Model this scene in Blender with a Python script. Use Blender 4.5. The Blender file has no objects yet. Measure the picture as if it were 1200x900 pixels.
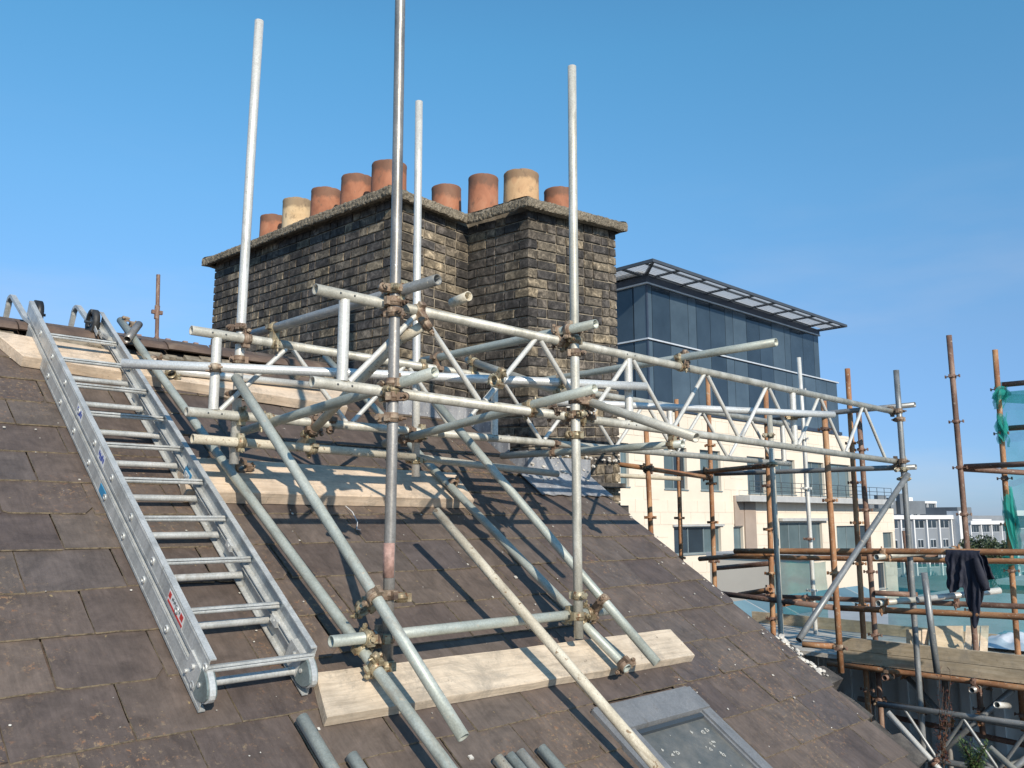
import bpy, bmesh, math, random
from mathutils import Vector, Matrix, noise

# ------------------------------------------------------------------ scene, camera, light
SC = bpy.context.scene
COL = SC.collection
R = random.Random(7)
PITCH = math.radians(8.81)
cam = bpy.data.objects.new('camera', bpy.data.cameras.new('camera'))
COL.objects.link(cam)
cam.data.lens = 30.0; cam.data.sensor_width = 36.0
cam.data.clip_start = 0.05; cam.data.clip_end = 20000
cam.location = (0, 0, 0); cam.rotation_euler = (math.radians(90) + PITCH, 0, 0)
SC.camera = cam
SC.view_settings.view_transform = 'Standard'; SC.view_settings.look = 'None'
SC.view_settings.gamma = 1.0; SC.view_settings.exposure = 0.0

SUN_EL = math.radians(27.0)
SUN_AZ = math.radians(157.0)          # compass style: 0 = +Y, clockwise
SUN_DIR = Vector((math.sin(SUN_AZ) * math.cos(SUN_EL), math.cos(SUN_AZ) * math.cos(SUN_EL), math.sin(SUN_EL)))
world = bpy.data.worlds.new('World'); SC.world = world; world.use_nodes = True
wn = world.node_tree; wn.nodes.clear()
sky = wn.nodes.new('ShaderNodeTexSky'); sky.sky_type = 'NISHITA'; sky.sun_disc = False
sky.sun_elevation = SUN_EL; sky.sun_rotation = SUN_AZ
sky.air_density = 1.0; sky.dust_density = 0.2; sky.ozone_density = 6.0; sky.altitude = 30
bg = wn.nodes.new('ShaderNodeBackground'); bg.inputs['Strength'].default_value = 0.12
wo = wn.nodes.new('ShaderNodeOutputWorld')
tc = wn.nodes.new('ShaderNodeTexCoord')
mp = wn.nodes.new('ShaderNodeMapping'); mp.inputs['Scale'].default_value = (1.2, 1.2, 5.0)
nz = wn.nodes.new('ShaderNodeTexNoise'); nz.inputs['Scale'].default_value = 2.2; nz.inputs['Detail'].default_value = 7
nz.inputs['Roughness'].default_value = 0.55
cr = wn.nodes.new('ShaderNodeValToRGB'); cr.color_ramp.elements[0].position = 0.50; cr.color_ramp.elements[1].position = 0.80
cr.color_ramp.elements[1].color = (0.36, 0.36, 0.36, 1)
sep = wn.nodes.new('ShaderNodeSeparateXYZ')
low = wn.nodes.new('ShaderNodeMapRange'); low.inputs['From Min'].default_value = 0.42; low.inputs['From Max'].default_value = 0.02
mul = wn.nodes.new('ShaderNodeMath'); mul.operation = 'MULTIPLY'
mx = wn.nodes.new('ShaderNodeMixRGB'); mx.inputs['Color2'].default_value = (6.2, 6.0, 6.3, 1)
wn.links.new(tc.outputs['Generated'], mp.inputs['Vector']); wn.links.new(mp.outputs['Vector'], nz.inputs['Vector'])
wn.links.new(nz.outputs['Fac'], cr.inputs['Fac']); wn.links.new(tc.outputs['Generated'], sep.inputs['Vector'])
wn.links.new(sep.outputs['Z'], low.inputs['Value']); wn.links.new(cr.outputs['Color'], mul.inputs[0])
wn.links.new(low.outputs['Result'], mul.inputs[1]); wn.links.new(mul.outputs[0], mx.inputs['Fac'])
cr2 = wn.nodes.new('ShaderNodeValToRGB'); e = cr2.color_ramp.elements; e[0].position = 0.0; e[0].color = (0.225, 0.30, 0.47, 1); e[1].position = 0.09; e[1].color = (0.31, 0.35, 0.44, 1)
for p_, c_ in ((0.20, (0.46, 0.475, 0.475, 1)), (0.35, (0.50, 0.645, 0.59, 1)), (0.5, (0.485, 0.76, 0.67, 1)), (1.0, (0.44, 0.74, 0.70, 1))):
    q_ = e.new(p_); q_.color = c_
wn.links.new(sep.outputs['Z'], cr2.inputs['Fac'])
grade = wn.nodes.new('ShaderNodeVectorMath'); grade.operation = 'MULTIPLY'; g2 = wn.nodes.new('ShaderNodeVectorMath'); g2.operation = 'SCALE'; g2.inputs['Scale'].default_value = 2.48
wn.links.new(sky.outputs['Color'], grade.inputs[0]); wn.links.new(cr2.outputs['Color'], grade.inputs[1]); wn.links.new(grade.outputs[0], g2.inputs[0])
wn.links.new(g2.outputs[0], mx.inputs['Color1']); wn.links.new(mx.outputs['Color'], bg.inputs['Color'])
wn.links.new(bg.outputs['Background'], wo.inputs['Surface'])
sl = bpy.data.lights.new('sun', 'SUN'); sl.energy = 5.0; sl.angle = math.radians(0.5); sl.color = (1.0, 0.90, 0.76)
sun = bpy.data.objects.new('sun', sl); COL.objects.link(sun)
sun.rotation_euler = SUN_DIR.to_track_quat('Z', 'Y').to_euler()

# ------------------------------------------------------------------ site frame
# u runs along the ridge (away to the right), v up the slope (away to the left), z is up.
AZ = math.radians(46.05)
uV = Vector((math.sin(AZ), math.cos(AZ), 0)); vV = Vector((-math.cos(AZ), math.sin(AZ), 0)); zV = Vector((0, 0, 1))
YAW = math.pi / 2 - AZ
PH = math.radians(33.6); sP, cP = math.sin(PH), math.cos(PH)
NR = Vector((-vV.x * sP, -vV.y * sP, cP)); UP = vV * cP + zV * sP      # roof normal, up-slope
H0 = -2.3
GROUND = -13.0
def W(U, V, z): return uV * U + vV * V + zV * z
def RF(U, V, h=0.0):                       # point over the roof plane, h measured square to it
    V0 = V + h * sP; z = (H0 + sP * V0) / cP
    return W(U, V, z) + NR * h
_ct, _st = math.cos(PITCH), math.sin(PITCH)
def ray(x, y):
    a = (x - 600) / 1000.0; b = (450 - y) / 1000.0
    return Vector((a, _ct - _st * b, _st + _ct * b))
def onV(x, y, V): r = ray(x, y); return r * (V / r.dot(vV))
def onU(x, y, U): r = ray(x, y); return r * (U / r.dot(uV))
def onD(x, y, d): r = ray(x, y); return r * (d / r.y)
def onZ(x, y, z): r = ray(x, y); return r * (z / r.z)
def onR(x, y, h=0.0): r = ray(x, y); return r * ((H0 + h) / r.dot(NR))
def uvz(p): return p.dot(uV), p.dot(vV), p.z

# ------------------------------------------------------------------ materials
MATS = {}
class NT:
    def __init__(s, name):
        m = bpy.data.materials.new(name); m.use_nodes = True; s.m = m; s.t = m.node_tree; s.t.nodes.clear()
        s.out = s.n('ShaderNodeOutputMaterial'); s.b = s.n('ShaderNodeBsdfPrincipled')
        s.l(s.b.outputs[0], s.out.inputs[0]); MATS[name] = m
    def n(s, k, **kw):
        x = s.t.nodes.new(k)
        for a, b in kw.items(): setattr(x, a, b)
        return x
    def l(s, a, b): s.t.links.new(a, b)
    def set(s, **kw):
        for k, v in kw.items():
            i = s.b.inputs[k.replace('_', ' ')]
            if hasattr(v, 'links'): s.l(v, i)
            else: i.default_value = v
    def coord(s, scale=(1, 1, 1), rnd=True, kind='Object'):
        c = s.n('ShaderNodeTexCoord'); m = s.n('ShaderNodeMapping'); m.inputs['Scale'].default_value = scale
        s.l(c.outputs[kind], m.inputs['Vector'])
        if rnd:
            o = s.n('ShaderNodeObjectInfo'); k = s.n('ShaderNodeMath', operation='MULTIPLY'); k.inputs[1].default_value = 73.0
            s.l(o.outputs['Random'], k.inputs[0])
            cb = s.n('ShaderNodeCombineXYZ')
            for i in range(3): s.l(k.outputs[0], cb.inputs[i])
            s.l(cb.outputs[0], m.inputs['Location'])
        return m.outputs[0]
    def noise(s, vec, scale, detail=5, rough=0.6, dist=0.0):
        x = s.n('ShaderNodeTexNoise'); x.inputs['Scale'].default_value = scale; x.inputs['Detail'].default_value = detail
        x.inputs['Roughness'].default_value = rough; x.inputs['Distortion'].default_value = dist
        s.l(vec, x.inputs['Vector']); return x.outputs['Fac']
    def ramp(s, fac, *stops):
        x = s.n('ShaderNodeValToRGB'); e = x.color_ramp.elements
        while len(e) < len(stops): e.new(0.5)
        for i, (p, c) in enumerate(stops):
            e[i].position = p; e[i].color = (c[0], c[1], c[2], 1) if isinstance(c, (tuple, list)) else (c, c, c, 1)
        s.l(fac, x.inputs['Fac']); return x.outputs['Color']
    def mix(s, fac, a, b, mode='MIX'):
        x = s.n('ShaderNodeMixRGB', blend_type=mode)
        for v, i in ((fac, 0), (a, 1), (b, 2)):
            if hasattr(v, 'links'): s.l(v, x.inputs[i])
            else: x.inputs[i].default_value = v if not isinstance(v, tuple) else (v + (1,))[:4]
        return x.outputs[0]
    def bump(s, h, strength=0.3, dist=0.01):
        x = s.n('ShaderNodeBump'); x.inputs['Strength'].default_value = strength; x.inputs['Distance'].default_value = dist
        s.l(h, x.inputs['Height']); s.l(x.outputs[0], s.b.inputs['Normal'])
    def rand(s):
        o = s.n('ShaderNodeObjectInfo'); g = s.n('ShaderNodeNewGeometry')
        a = s.n('ShaderNodeMath', operation='ADD'); s.l(o.outputs['Random'], a.inputs[0]); s.l(g.outputs['Random Per Island'], a.inputs[1])
        f = s.n('ShaderNodeMath', operation='FRACT'); s.l(a.outputs[0], f.inputs[0]); return f.outputs[0]

def metal(name, c1, c2, c3, met, ro1, ro2, spot=0.62, spotc=(0.5, 0.45, 0.36), bump=0.25):
    s = NT(name); v = s.coord((1, 1, 0.35)); v2 = s.coord((1, 1, 1))
    a = s.ramp(s.noise(v, 9, 6, 0.65, 0.4), (0.34, c1), (0.52, c2), (0.68, c3))
    sp = s.ramp(s.noise(v2, 38, 3, 0.7), (spot, 0), (spot + 0.08, 1))
    col = s.mix(sp, a, spotc)
    pt = s.ramp(s.noise(v, 5.5, 8, 0.75, 0.7), (0.57, 0.0), (0.66, 0.55)); col = s.mix(pt, col, tuple(x * 0.62 for x in spotc))
    g = s.ramp(s.noise(v2, 120, 2, 0.6), (0.3, 0.82), (0.7, 1.08))
    s.set(Base_Color=s.mix(1.0, col, g, 'MULTIPLY'), Metallic=met)
    s.set(Roughness=s.ramp(s.noise(v2, 14, 4), (0.3, ro1), (0.75, ro2)))
    s.bump(s.noise(v2, 60, 4, 0.7), bump, 0.002); return s.m
metal('galvanised_pale', (0.34, 0.33, 0.28), (0.50, 0.48, 0.41), (0.64, 0.62, 0.55), 0.25, 0.42, 0.62)
metal('galvanised_white', (0.55, 0.54, 0.50), (0.68, 0.66, 0.60), (0.78, 0.76, 0.70), 0.25, 0.34, 0.5, 0.66, (0.4, 0.37, 0.31))
metal('galvanised_green', (0.30, 0.32, 0.28), (0.42, 0.45, 0.40), (0.52, 0.54, 0.48), 0.25, 0.4, 0.6)
metal('galvanised_bright', (0.56, 0.57, 0.56), (0.68, 0.69, 0.67), (0.76, 0.76, 0.74), 0.3, 0.28, 0.42, 0.7)
metal('dull_steel', (0.20, 0.185, 0.165), (0.30, 0.28, 0.255), (0.42, 0.395, 0.36), 0.45, 0.34, 0.5, 0.66, (0.62, 0.58, 0.52))
metal('grey_steel', (0.17, 0.18, 0.18), (0.26, 0.27, 0.27), (0.38, 0.38, 0.37), 0.35, 0.35, 0.55)
metal('rusty_orange', (0.20, 0.085, 0.04), (0.38, 0.185, 0.085), (0.50, 0.30, 0.16), 0.05, 0.6, 0.85, 0.60, (0.45, 0.37, 0.27), 0.5)
metal('rusty_brown', (0.10, 0.058, 0.042), (0.21, 0.12, 0.085), (0.34, 0.24, 0.18), 0.05, 0.6, 0.85, 0.6, (0.34, 0.28, 0.22), 0.5)
metal('coupler_zinc', (0.20, 0.15, 0.09), (0.40, 0.34, 0.22), (0.58, 0.53, 0.40), 0.35, 0.35, 0.6, 0.55, (0.20, 0.09, 0.04), 0.5)
metal('coupler_rust', (0.08, 0.055, 0.04), (0.23, 0.155, 0.105), (0.46, 0.38, 0.28), 0.1, 0.5, 0.8, 0.58, (0.42, 0.34, 0.24), 0.6)
metal('cement_tube', (0.42, 0.37, 0.28), (0.58, 0.52, 0.40), (0.70, 0.64, 0.52), 0.0, 0.6, 0.85, 0.6, (0.24, 0.16, 0.09), 0.6)
metal('aluminium', (0.40, 0.41, 0.40), (0.53, 0.54, 0.52), (0.63, 0.63, 0.61), 0.28, 0.34, 0.5, 0.72, (0.50, 0.46, 0.38), 0.12)
metal('rubber', (0.012, 0.012, 0.013), (0.02, 0.02, 0.021), (0.045, 0.045, 0.045), 0.0, 0.45, 0.7, 0.75)
metal('grey_plastic', (0.10, 0.13, 0.13), (0.16, 0.20, 0.20), (0.22, 0.26, 0.26), 0.0, 0.25, 0.4, 0.8)
metal('window_metal', (0.16, 0.165, 0.17), (0.20, 0.205, 0.21), (0.24, 0.24, 0.24), 0.05, 0.42, 0.55, 0.72, (0.24, 0.21, 0.18), 0.1)
metal('lead', (0.20, 0.205, 0.22), (0.30, 0.31, 0.33), (0.44, 0.45, 0.46), 0.1, 0.5, 0.7, 0.6, (0.6, 0.58, 0.54), 0.5)

# slate
s = NT('slate'); P = s.coord((1, 1, 1)); Wc = s.coord((1, 1, 1), rnd=False, kind='Object')
geo = s.n('ShaderNodeNewGeometry'); pos = geo.outputs['Position']
base = s.ramp(s.rand(), (0.0, (0.086, 0.066, 0.058)), (0.30, (0.106, 0.081, 0.068)), (0.6, (0.126, 0.096, 0.077)), (0.85, (0.112, 0.090, 0.076)), (1.0, (0.094, 0.076, 0.070)))
blot = s.ramp(s.noise(P, 7, 7, 0.68, 0.6), (0.30, 0.66), (0.5, 1.0), (0.72, 1.34))
col = s.mix(1.0, base, blot, 'MULTIPLY')
st = s.n('ShaderNodeMapping'); st.inputs['Scale'].default_value = (9, 1.3, 3); s.l(P, st.inputs['Vector'])
col = s.mix(0.55, col, s.ramp(s.noise(st.outputs[0], 6, 5, 0.7), (0.3, 0.7), (0.7, 1.35)), 'MULTIPLY')
lich = s.ramp(s.noise(pos, 1.6, 3, 0.6), (0.50, 0.0), (0.66, 1.0))
lsp = s.ramp(s.noise(P, 38, 5, 0.8), (0.55, 0.0), (0.62, 1.0))
lm = s.mix(1.0, lich, lsp, 'MULTIPLY')
lc = s.ramp(s.noise(P, 30, 2), (0.35, (0.34, 0.15, 0.06)), (0.6, (0.34, 0.25, 0.15)))
col = s.mix(s.mix(1.0, lm, (0.75, 0.75, 0.75), 'MULTIPLY'), col, lc)
wsp = s.ramp(s.noise(P, 26, 3, 0.6), (0.745, 0.0), (0.76, 0.8))
col = s.mix(wsp, col, (0.50, 0.47, 0.42))
ysp = s.ramp(s.noise(P, 30, 3, 0.6), (0.715, 0.0), (0.74, 0.7))
col = s.mix(ysp, col, (0.34, 0.25, 0.12))
s.set(Base_Color=col, Roughness=s.ramp(s.noise(P, 20, 4), (0.3, 0.5), (0.7, 0.72)))
s.b.inputs['Specular IOR Level'].default_value = 0.4
s.bump(s.noise(P, 18, 8, 0.70, 0.3), 0.42, 0.006)
s = NT('slate_edge'); P = s.coord()  # edges paler than faces: lichen tone plus sunlit brightness put into the colour
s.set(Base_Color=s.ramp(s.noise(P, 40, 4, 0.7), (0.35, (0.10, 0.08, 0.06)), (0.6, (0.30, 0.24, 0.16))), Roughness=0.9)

# timber
def timber(name, a, b, c, knots=0.1):
    s = NT(name); P = s.coord((1.2, 14, 14)); Q = s.coord((1, 1, 1))
    g = s.ramp(s.noise(P, 3.2, 8, 0.6, 0.8), (0.25, a), (0.5, b), (0.8, c))
    d = s.ramp(s.noise(Q, 5, 5, 0.65), (0.32, 0.72), (0.55, 1.0), (0.8, 1.08))
    col = s.mix(1.0, g, d, 'MULTIPLY')
    sp = s.ramp(s.noise(Q, 22, 5, 0.75), (0.62, 0.0), (0.72, 0.8))
    col = s.mix(sp, col, (0.13, 0.10, 0.07))
    cb_ = s.ramp(s.noise(Q, 4.0, 9, 0.8, 0.4), (0.49, 0.0), (0.62, 0.68)); col = s.mix(cb_, col, (0.29, 0.25, 0.20))
    s.set(Base_Color=col, Roughness=0.86); s.bump(s.noise(P, 6, 8, 0.7), 0.5, 0.005)
timber('timber_new', (0.50, 0.385, 0.275), (0.66, 0.52, 0.385), (0.74, 0.61, 0.47))
timber('timber_board', (0.42, 0.34, 0.25), (0.61, 0.50, 0.375), (0.71, 0.60, 0.46))
timber('timber_grey', (0.36, 0.28, 0.18), (0.50, 0.40, 0.27), (0.60, 0.50, 0.36))
timber('timber_deck', (0.40, 0.37, 0.32), (0.56, 0.53, 0.47), (0.66, 0.63, 0.57))

# brick, mortar, cap, pots
s = NT('stock_brick'); P = s.coord((1, 1, 1)); rr = s.rand()
base = s.ramp(rr, (0.0, (0.050, 0.045, 0.042)), (0.32, (0.074, 0.064, 0.055)), (0.60, (0.110, 0.091, 0.071)), (0.82, (0.155, 0.127, 0.091)), (0.94, (0.24, 0.19, 0.125)), (1.0, (0.055, 0.049, 0.045)))
soot = s.ramp(s.noise(P, 15, 8, 0.78, 0.6), (0.36, 0.28), (0.50, 0.95), (0.62, 2.4))
col = s.mix(1.0, base, soot, 'MULTIPLY')
gp = s.n('ShaderNodeNewGeometry'); bm_ = s.n('ShaderNodeMapping'); bm_.inputs['Scale'].default_value = (2.6, 2.6, 0.55); s.l(gp.outputs['Position'], bm_.inputs['Vector']); big = s.ramp(s.noise(bm_.outputs[0], 1.3, 5, 0.65), (0.36, 0.5), (0.62, 1.2))
col = s.mix(1.0, col, big, 'MULTIPLY')
lm = s.ramp(s.noise(P, 45, 4, 0.7), (0.66, 0.0), (0.72, 0.6)); col = s.mix(lm, col, (0.34, 0.30, 0.22))
s.set(Base_Color=col, Roughness=0.92); s.bump(s.noise(P, 60, 6, 0.75), 0.5, 0.005)
s = NT('mortar'); gp = s.n('ShaderNodeNewGeometry'); N = gp.outputs['Position']
s.set(Base_Color=s.ramp(s.noise(N, 9, 6, 0.7), (0.35, (0.10, 0.085, 0.065)), (0.6, (0.33, 0.28, 0.21))), Roughness=0.95); s.bump(s.noise(N, 90, 4), 0.7, 0.005)
s = NT('roughcast'); gp = s.n('ShaderNodeNewGeometry'); N = gp.outputs['Position']
c1 = s.ramp(s.noise(N, 55, 5, 0.8), (0.34, (0.095, 0.078, 0.058)), (0.5, (0.25, 0.21, 0.15)), (0.66, (0.46, 0.39, 0.29)))
s.set(Base_Color=s.mix(1.0, c1, s.ramp(s.noise(N, 3, 4), (0.3, 0.75), (0.7, 1.1)), 'MULTIPLY'), Roughness=0.95); s.bump(s.noise(N, 45, 5, 0.8), 1.0, 0.02)
s = NT('white_mortar'); gp = s.n('ShaderNodeNewGeometry'); N = gp.outputs['Position']
s.set(Base_Color=s.ramp(s.noise(N, 25, 5, 0.7), (0.3, (0.30, 0.28, 0.25)), (0.6, (0.66, 0.62, 0.55))), Roughness=0.95); s.bump(s.noise(N, 60, 4), 0.8, 0.01)
s = NT('rubble'); P = s.coord(); s.set(Base_Color=s.ramp(s.noise(P, 8, 6, 0.7), (0.35, (0.045, 0.040, 0.036)), (0.6, (0.12, 0.105, 0.09)), (0.75, (0.2, 0.18, 0.15))), Roughness=0.95)
s.bump(s.noise(P, 25, 6, 0.75), 0.9, 0.02)
def potmat(name, a, b, c):
    s = NT(name); P = s.coord((1, 1, 0.6))
    col = s.ramp(s.noise(P, 5, 7, 0.65, 0.6), (0.3, a), (0.52, b), (0.74, c))
    col = s.mix(s.ramp(s.noise(P, 16, 5, 0.7), (0.56, 0.0), (0.70, 0.7)), col, (0.13, 0.085, 0.055))
    G_ = s.coord(rnd=False, kind='Generated'); sx = s.n('ShaderNodeSeparateXYZ'); s.l(G_, sx.inputs[0]); ad = s.n('ShaderNodeMath', operation='MULTIPLY_ADD')
    s.l(s.noise(P, 9, 5, 0.7), ad.inputs[0]); ad.inputs[1].default_value = 0.30; s.l(sx.outputs[2], ad.inputs[2])
    col = s.mix(s.ramp(ad.outputs[0], (0.94, 0.0), (1.14, 0.62)), col, (0.10, 0.065, 0.045))
    s.set(Base_Color=col, Roughness=0.8); s.bump(s.noise(P, 30, 4), 0.25, 0.004)
potmat('terracotta', (0.25, 0.095, 0.05), (0.38, 0.155, 0.082), (0.46, 0.23, 0.135))
potmat('terracotta_buff', (0.42, 0.24, 0.12), (0.56, 0.36, 0.19), (0.40, 0.17, 0.08))
potmat('buff_clay', (0.50, 0.34, 0.18), (0.66, 0.48, 0.28), (0.72, 0.57, 0.37))
potmat('ridge_clay', (0.07, 0.048, 0.038), (0.125, 0.085, 0.064), (0.22, 0.165, 0.12))
potmat('pink_clay', (0.50, 0.33, 0.27), (0.60, 0.42, 0.35), (0.66, 0.5, 0.42))
potmat('red_brick_wall', (0.24, 0.11, 0.075), (0.32, 0.155, 0.11), (0.38, 0.21, 0.15))

def plain(name, col, rough=0.6, met=0.0, var=0.12, scale=2.0, bump=0.0, spec=0.5):
    s = NT(name); g = s.n('ShaderNodeNewGeometry'); N = g.outputs['Position']
    lo = tuple(x * (1 - var) for x in col); hi = tuple(min(1, x * (1 + var)) for x in col)
    s.set(Base_Color=s.ramp(s.noise(N, scale, 6, 0.65), (0.32, lo), (0.68, hi)), Roughness=rough, Metallic=met)
    s.b.inputs['Specular IOR Level'].default_value = spec
    if bump: s.bump(s.noise(N, scale * 6, 5), bump, 0.01)
    return s.m
plain('cream_stone', (0.72, 0.625, 0.505), 0.8, 0, 0.07, 0.35, 0.1)
plain('cream_joint', (0.50, 0.42, 0.33), 0.9)
plain('brown_stone', (0.34, 0.27, 0.22), 0.8, 0, 0.1, 0.8)
plain('grey_slab', (0.42, 0.42, 0.41), 0.7)
plain('dark_frame', (0.045, 0.055, 0.065), 0.4)
plain('frame_grey', (0.17, 0.21, 0.22), 0.4)
plain('white_trim', (0.50, 0.53, 0.56), 0.4)
plain('canopy_metal', (0.055, 0.065, 0.08), 0.5)
plain('canopy_slat', (0.78, 0.78, 0.78), 0.45)
plain('navy_panel', (0.035, 0.048, 0.075), 0.45)
plain('grey_cladding', (0.22, 0.24, 0.265), 0.75, 0, 0.1, 0.3)
plain('white_render', (0.68, 0.67, 0.66), 0.8, 0, 0.05, 0.3)
plain('dark_roofing', (0.13, 0.145, 0.16), 0.8, 0, 0.2, 0.4)
plain('grey_render', (0.36, 0.37, 0.37), 0.85, 0, 0.12, 0.4)
plain('pale_sheet', (0.68, 0.73, 0.73), 0.45, 0.1, 0.1, 1.2)
plain('ground_mix', (0.16, 0.165, 0.15), 0.95, 0, 0.4, 0.05)
plain('filler_dark', (0.05, 0.05, 0.05), 0.9)
plain('tarp_white', (0.62, 0.66, 0.72), 0.5, 0, 0.05, 6, 0.2)
plain('jacket_navy', (0.012, 0.014, 0.028), 0.75, 0, 0.3, 12, 0.3)
plain('sticker_white', (0.72, 0.72, 0.70), 0.4)
plain('sticker_blue', (0.04, 0.08, 0.34), 0.4)
plain('sticker_red', (0.50, 0.045, 0.04), 0.4)
plain('tape_blue', (0.03, 0.24, 0.44), 0.4)
plain('bird_dropping', (0.40, 0.39, 0.35), 0.8, 0, 0.15, 60)
plain('red_paint', (0.36, 0.22, 0.18), 0.6, 0, 0.4, 40)
plain('bark', (0.09, 0.06, 0.04), 0.9, 0, 0.3, 20)
plain('white_cable', (0.6, 0.6, 0.6), 0.5)
def glassm(name, col, rough=0.06, met=0.0, var=0.25, ior=1.5):
    s = NT(name); g = s.n('ShaderNodeNewGeometry'); N = g.outputs['Position']
    r0 = s.rand()
    c = s.ramp(r0, (0.0, tuple(x * (1 - var) for x in col)), (1.0, tuple(x * (1 + var) for x in col)))
    s.bump(s.noise(N, 0.7, 2), 0.12, 0.05); s.set(Base_Color=s.mix(1.0, c, s.ramp(s.noise(N, 0.5, 4), (0.35, 0.85), (0.65, 1.2)), 'MULTIPLY'), Roughness=rough, Metallic=met, IOR=ior); s.b.inputs['Specular IOR Level'].default_value = 0.6  # noise mottles the base colour to imitate uneven reflections
glassm('glass_clear', (0.030, 0.045, 0.060), 0.06, 0, .3)
glassm('glass_spandrel', (0.060, 0.085, 0.105), 0.14, 0, .15)
glassm('glass_window', (0.10, 0.14, 0.15), 0.06)
glassm('glass_teal', (0.16, 0.24, 0.25), 0.3)
s = NT('skylight_glass'); P = s.coord((1, 1, 1))
s.set(Base_Color=s.ramp(s.noise(P, 9, 6, 0.7), (0.32, (0.085, 0.092, 0.088)), (0.55, (0.13, 0.13, 0.12)), (0.75, (0.20, 0.19, 0.165))), Roughness=s.ramp(s.noise(P, 12, 5), (0.35, 0.22), (0.7, 0.6)))
def leafm(name, a, b):
    s = NT(name); s.set(Base_Color=s.ramp(s.rand(), (0.0, a), (1.0, b)), Roughness=0.6)
leafm('leaf_green', (0.035, 0.065, 0.018), (0.09, 0.14, 0.04))
leafm('leaf_tree', (0.03, 0.05, 0.022), (0.075, 0.10, 0.045))
leafm('leaf_dead', (0.07, 0.025, 0.015), (0.16, 0.06, 0.03))
leafm('moss', (0.07, 0.075, 0.03), (0.14, 0.12, 0.05))
def netm(name, col, dens):
    s = NT(name); s.t.nodes.remove(s.b)
    g = s.n('ShaderNodeNewGeometry')
    tr = s.n('ShaderNodeBsdfTransparent'); tr.inputs[0].default_value = (0.86, 0.97, 0.96, 1)
    df = s.n('ShaderNodeBsdfDiffuse'); df.inputs[0].default_value = col + (1,)
    tl = s.n('ShaderNodeBsdfTranslucent'); tl.inputs[0].default_value = col + (1,)
    ad = s.n('ShaderNodeMixShader'); ad.inputs[0].default_value = 0.4
    s.l(df.outputs[0], ad.inputs[1]); s.l(tl.outputs[0], ad.inputs[2])
    m = s.n('ShaderNodeMixShader'); f = s.ramp(s.noise(g.outputs['Position'], 5, 4, 0.6), (0.3, dens - 0.1), (0.7, dens + 0.1))
    s.l(f, m.inputs[0]); s.l(tr.outputs[0], m.inputs[1]); s.l(ad.outputs[0], m.inputs[2]); s.l(m.outputs[0], s.out.inputs[0])
s = NT('canopy_mesh'); s.t.nodes.remove(s.b); df = s.n('ShaderNodeBsdfDiffuse'); df.inputs[0].default_value = (.75, .75, .75, 1); tl = s.n('ShaderNodeBsdfTranslucent'); tl.inputs[0].default_value = (.60, .60, .60, 1)
m_ = s.n('ShaderNodeMixShader'); m_.inputs[0].default_value = 0.75; s.l(df.outputs[0], m_.inputs[1]); s.l(tl.outputs[0], m_.inputs[2]); s.l(m_.outputs[0], s.out.inputs[0])
netm('net_teal', (0.06, 0.42, 0.38), 0.42)
netm('net_thin', (0.10, 0.46, 0.50), 0.36)
netm('net_folded', (0.05, 0.42, 0.36), 0.62)

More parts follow.
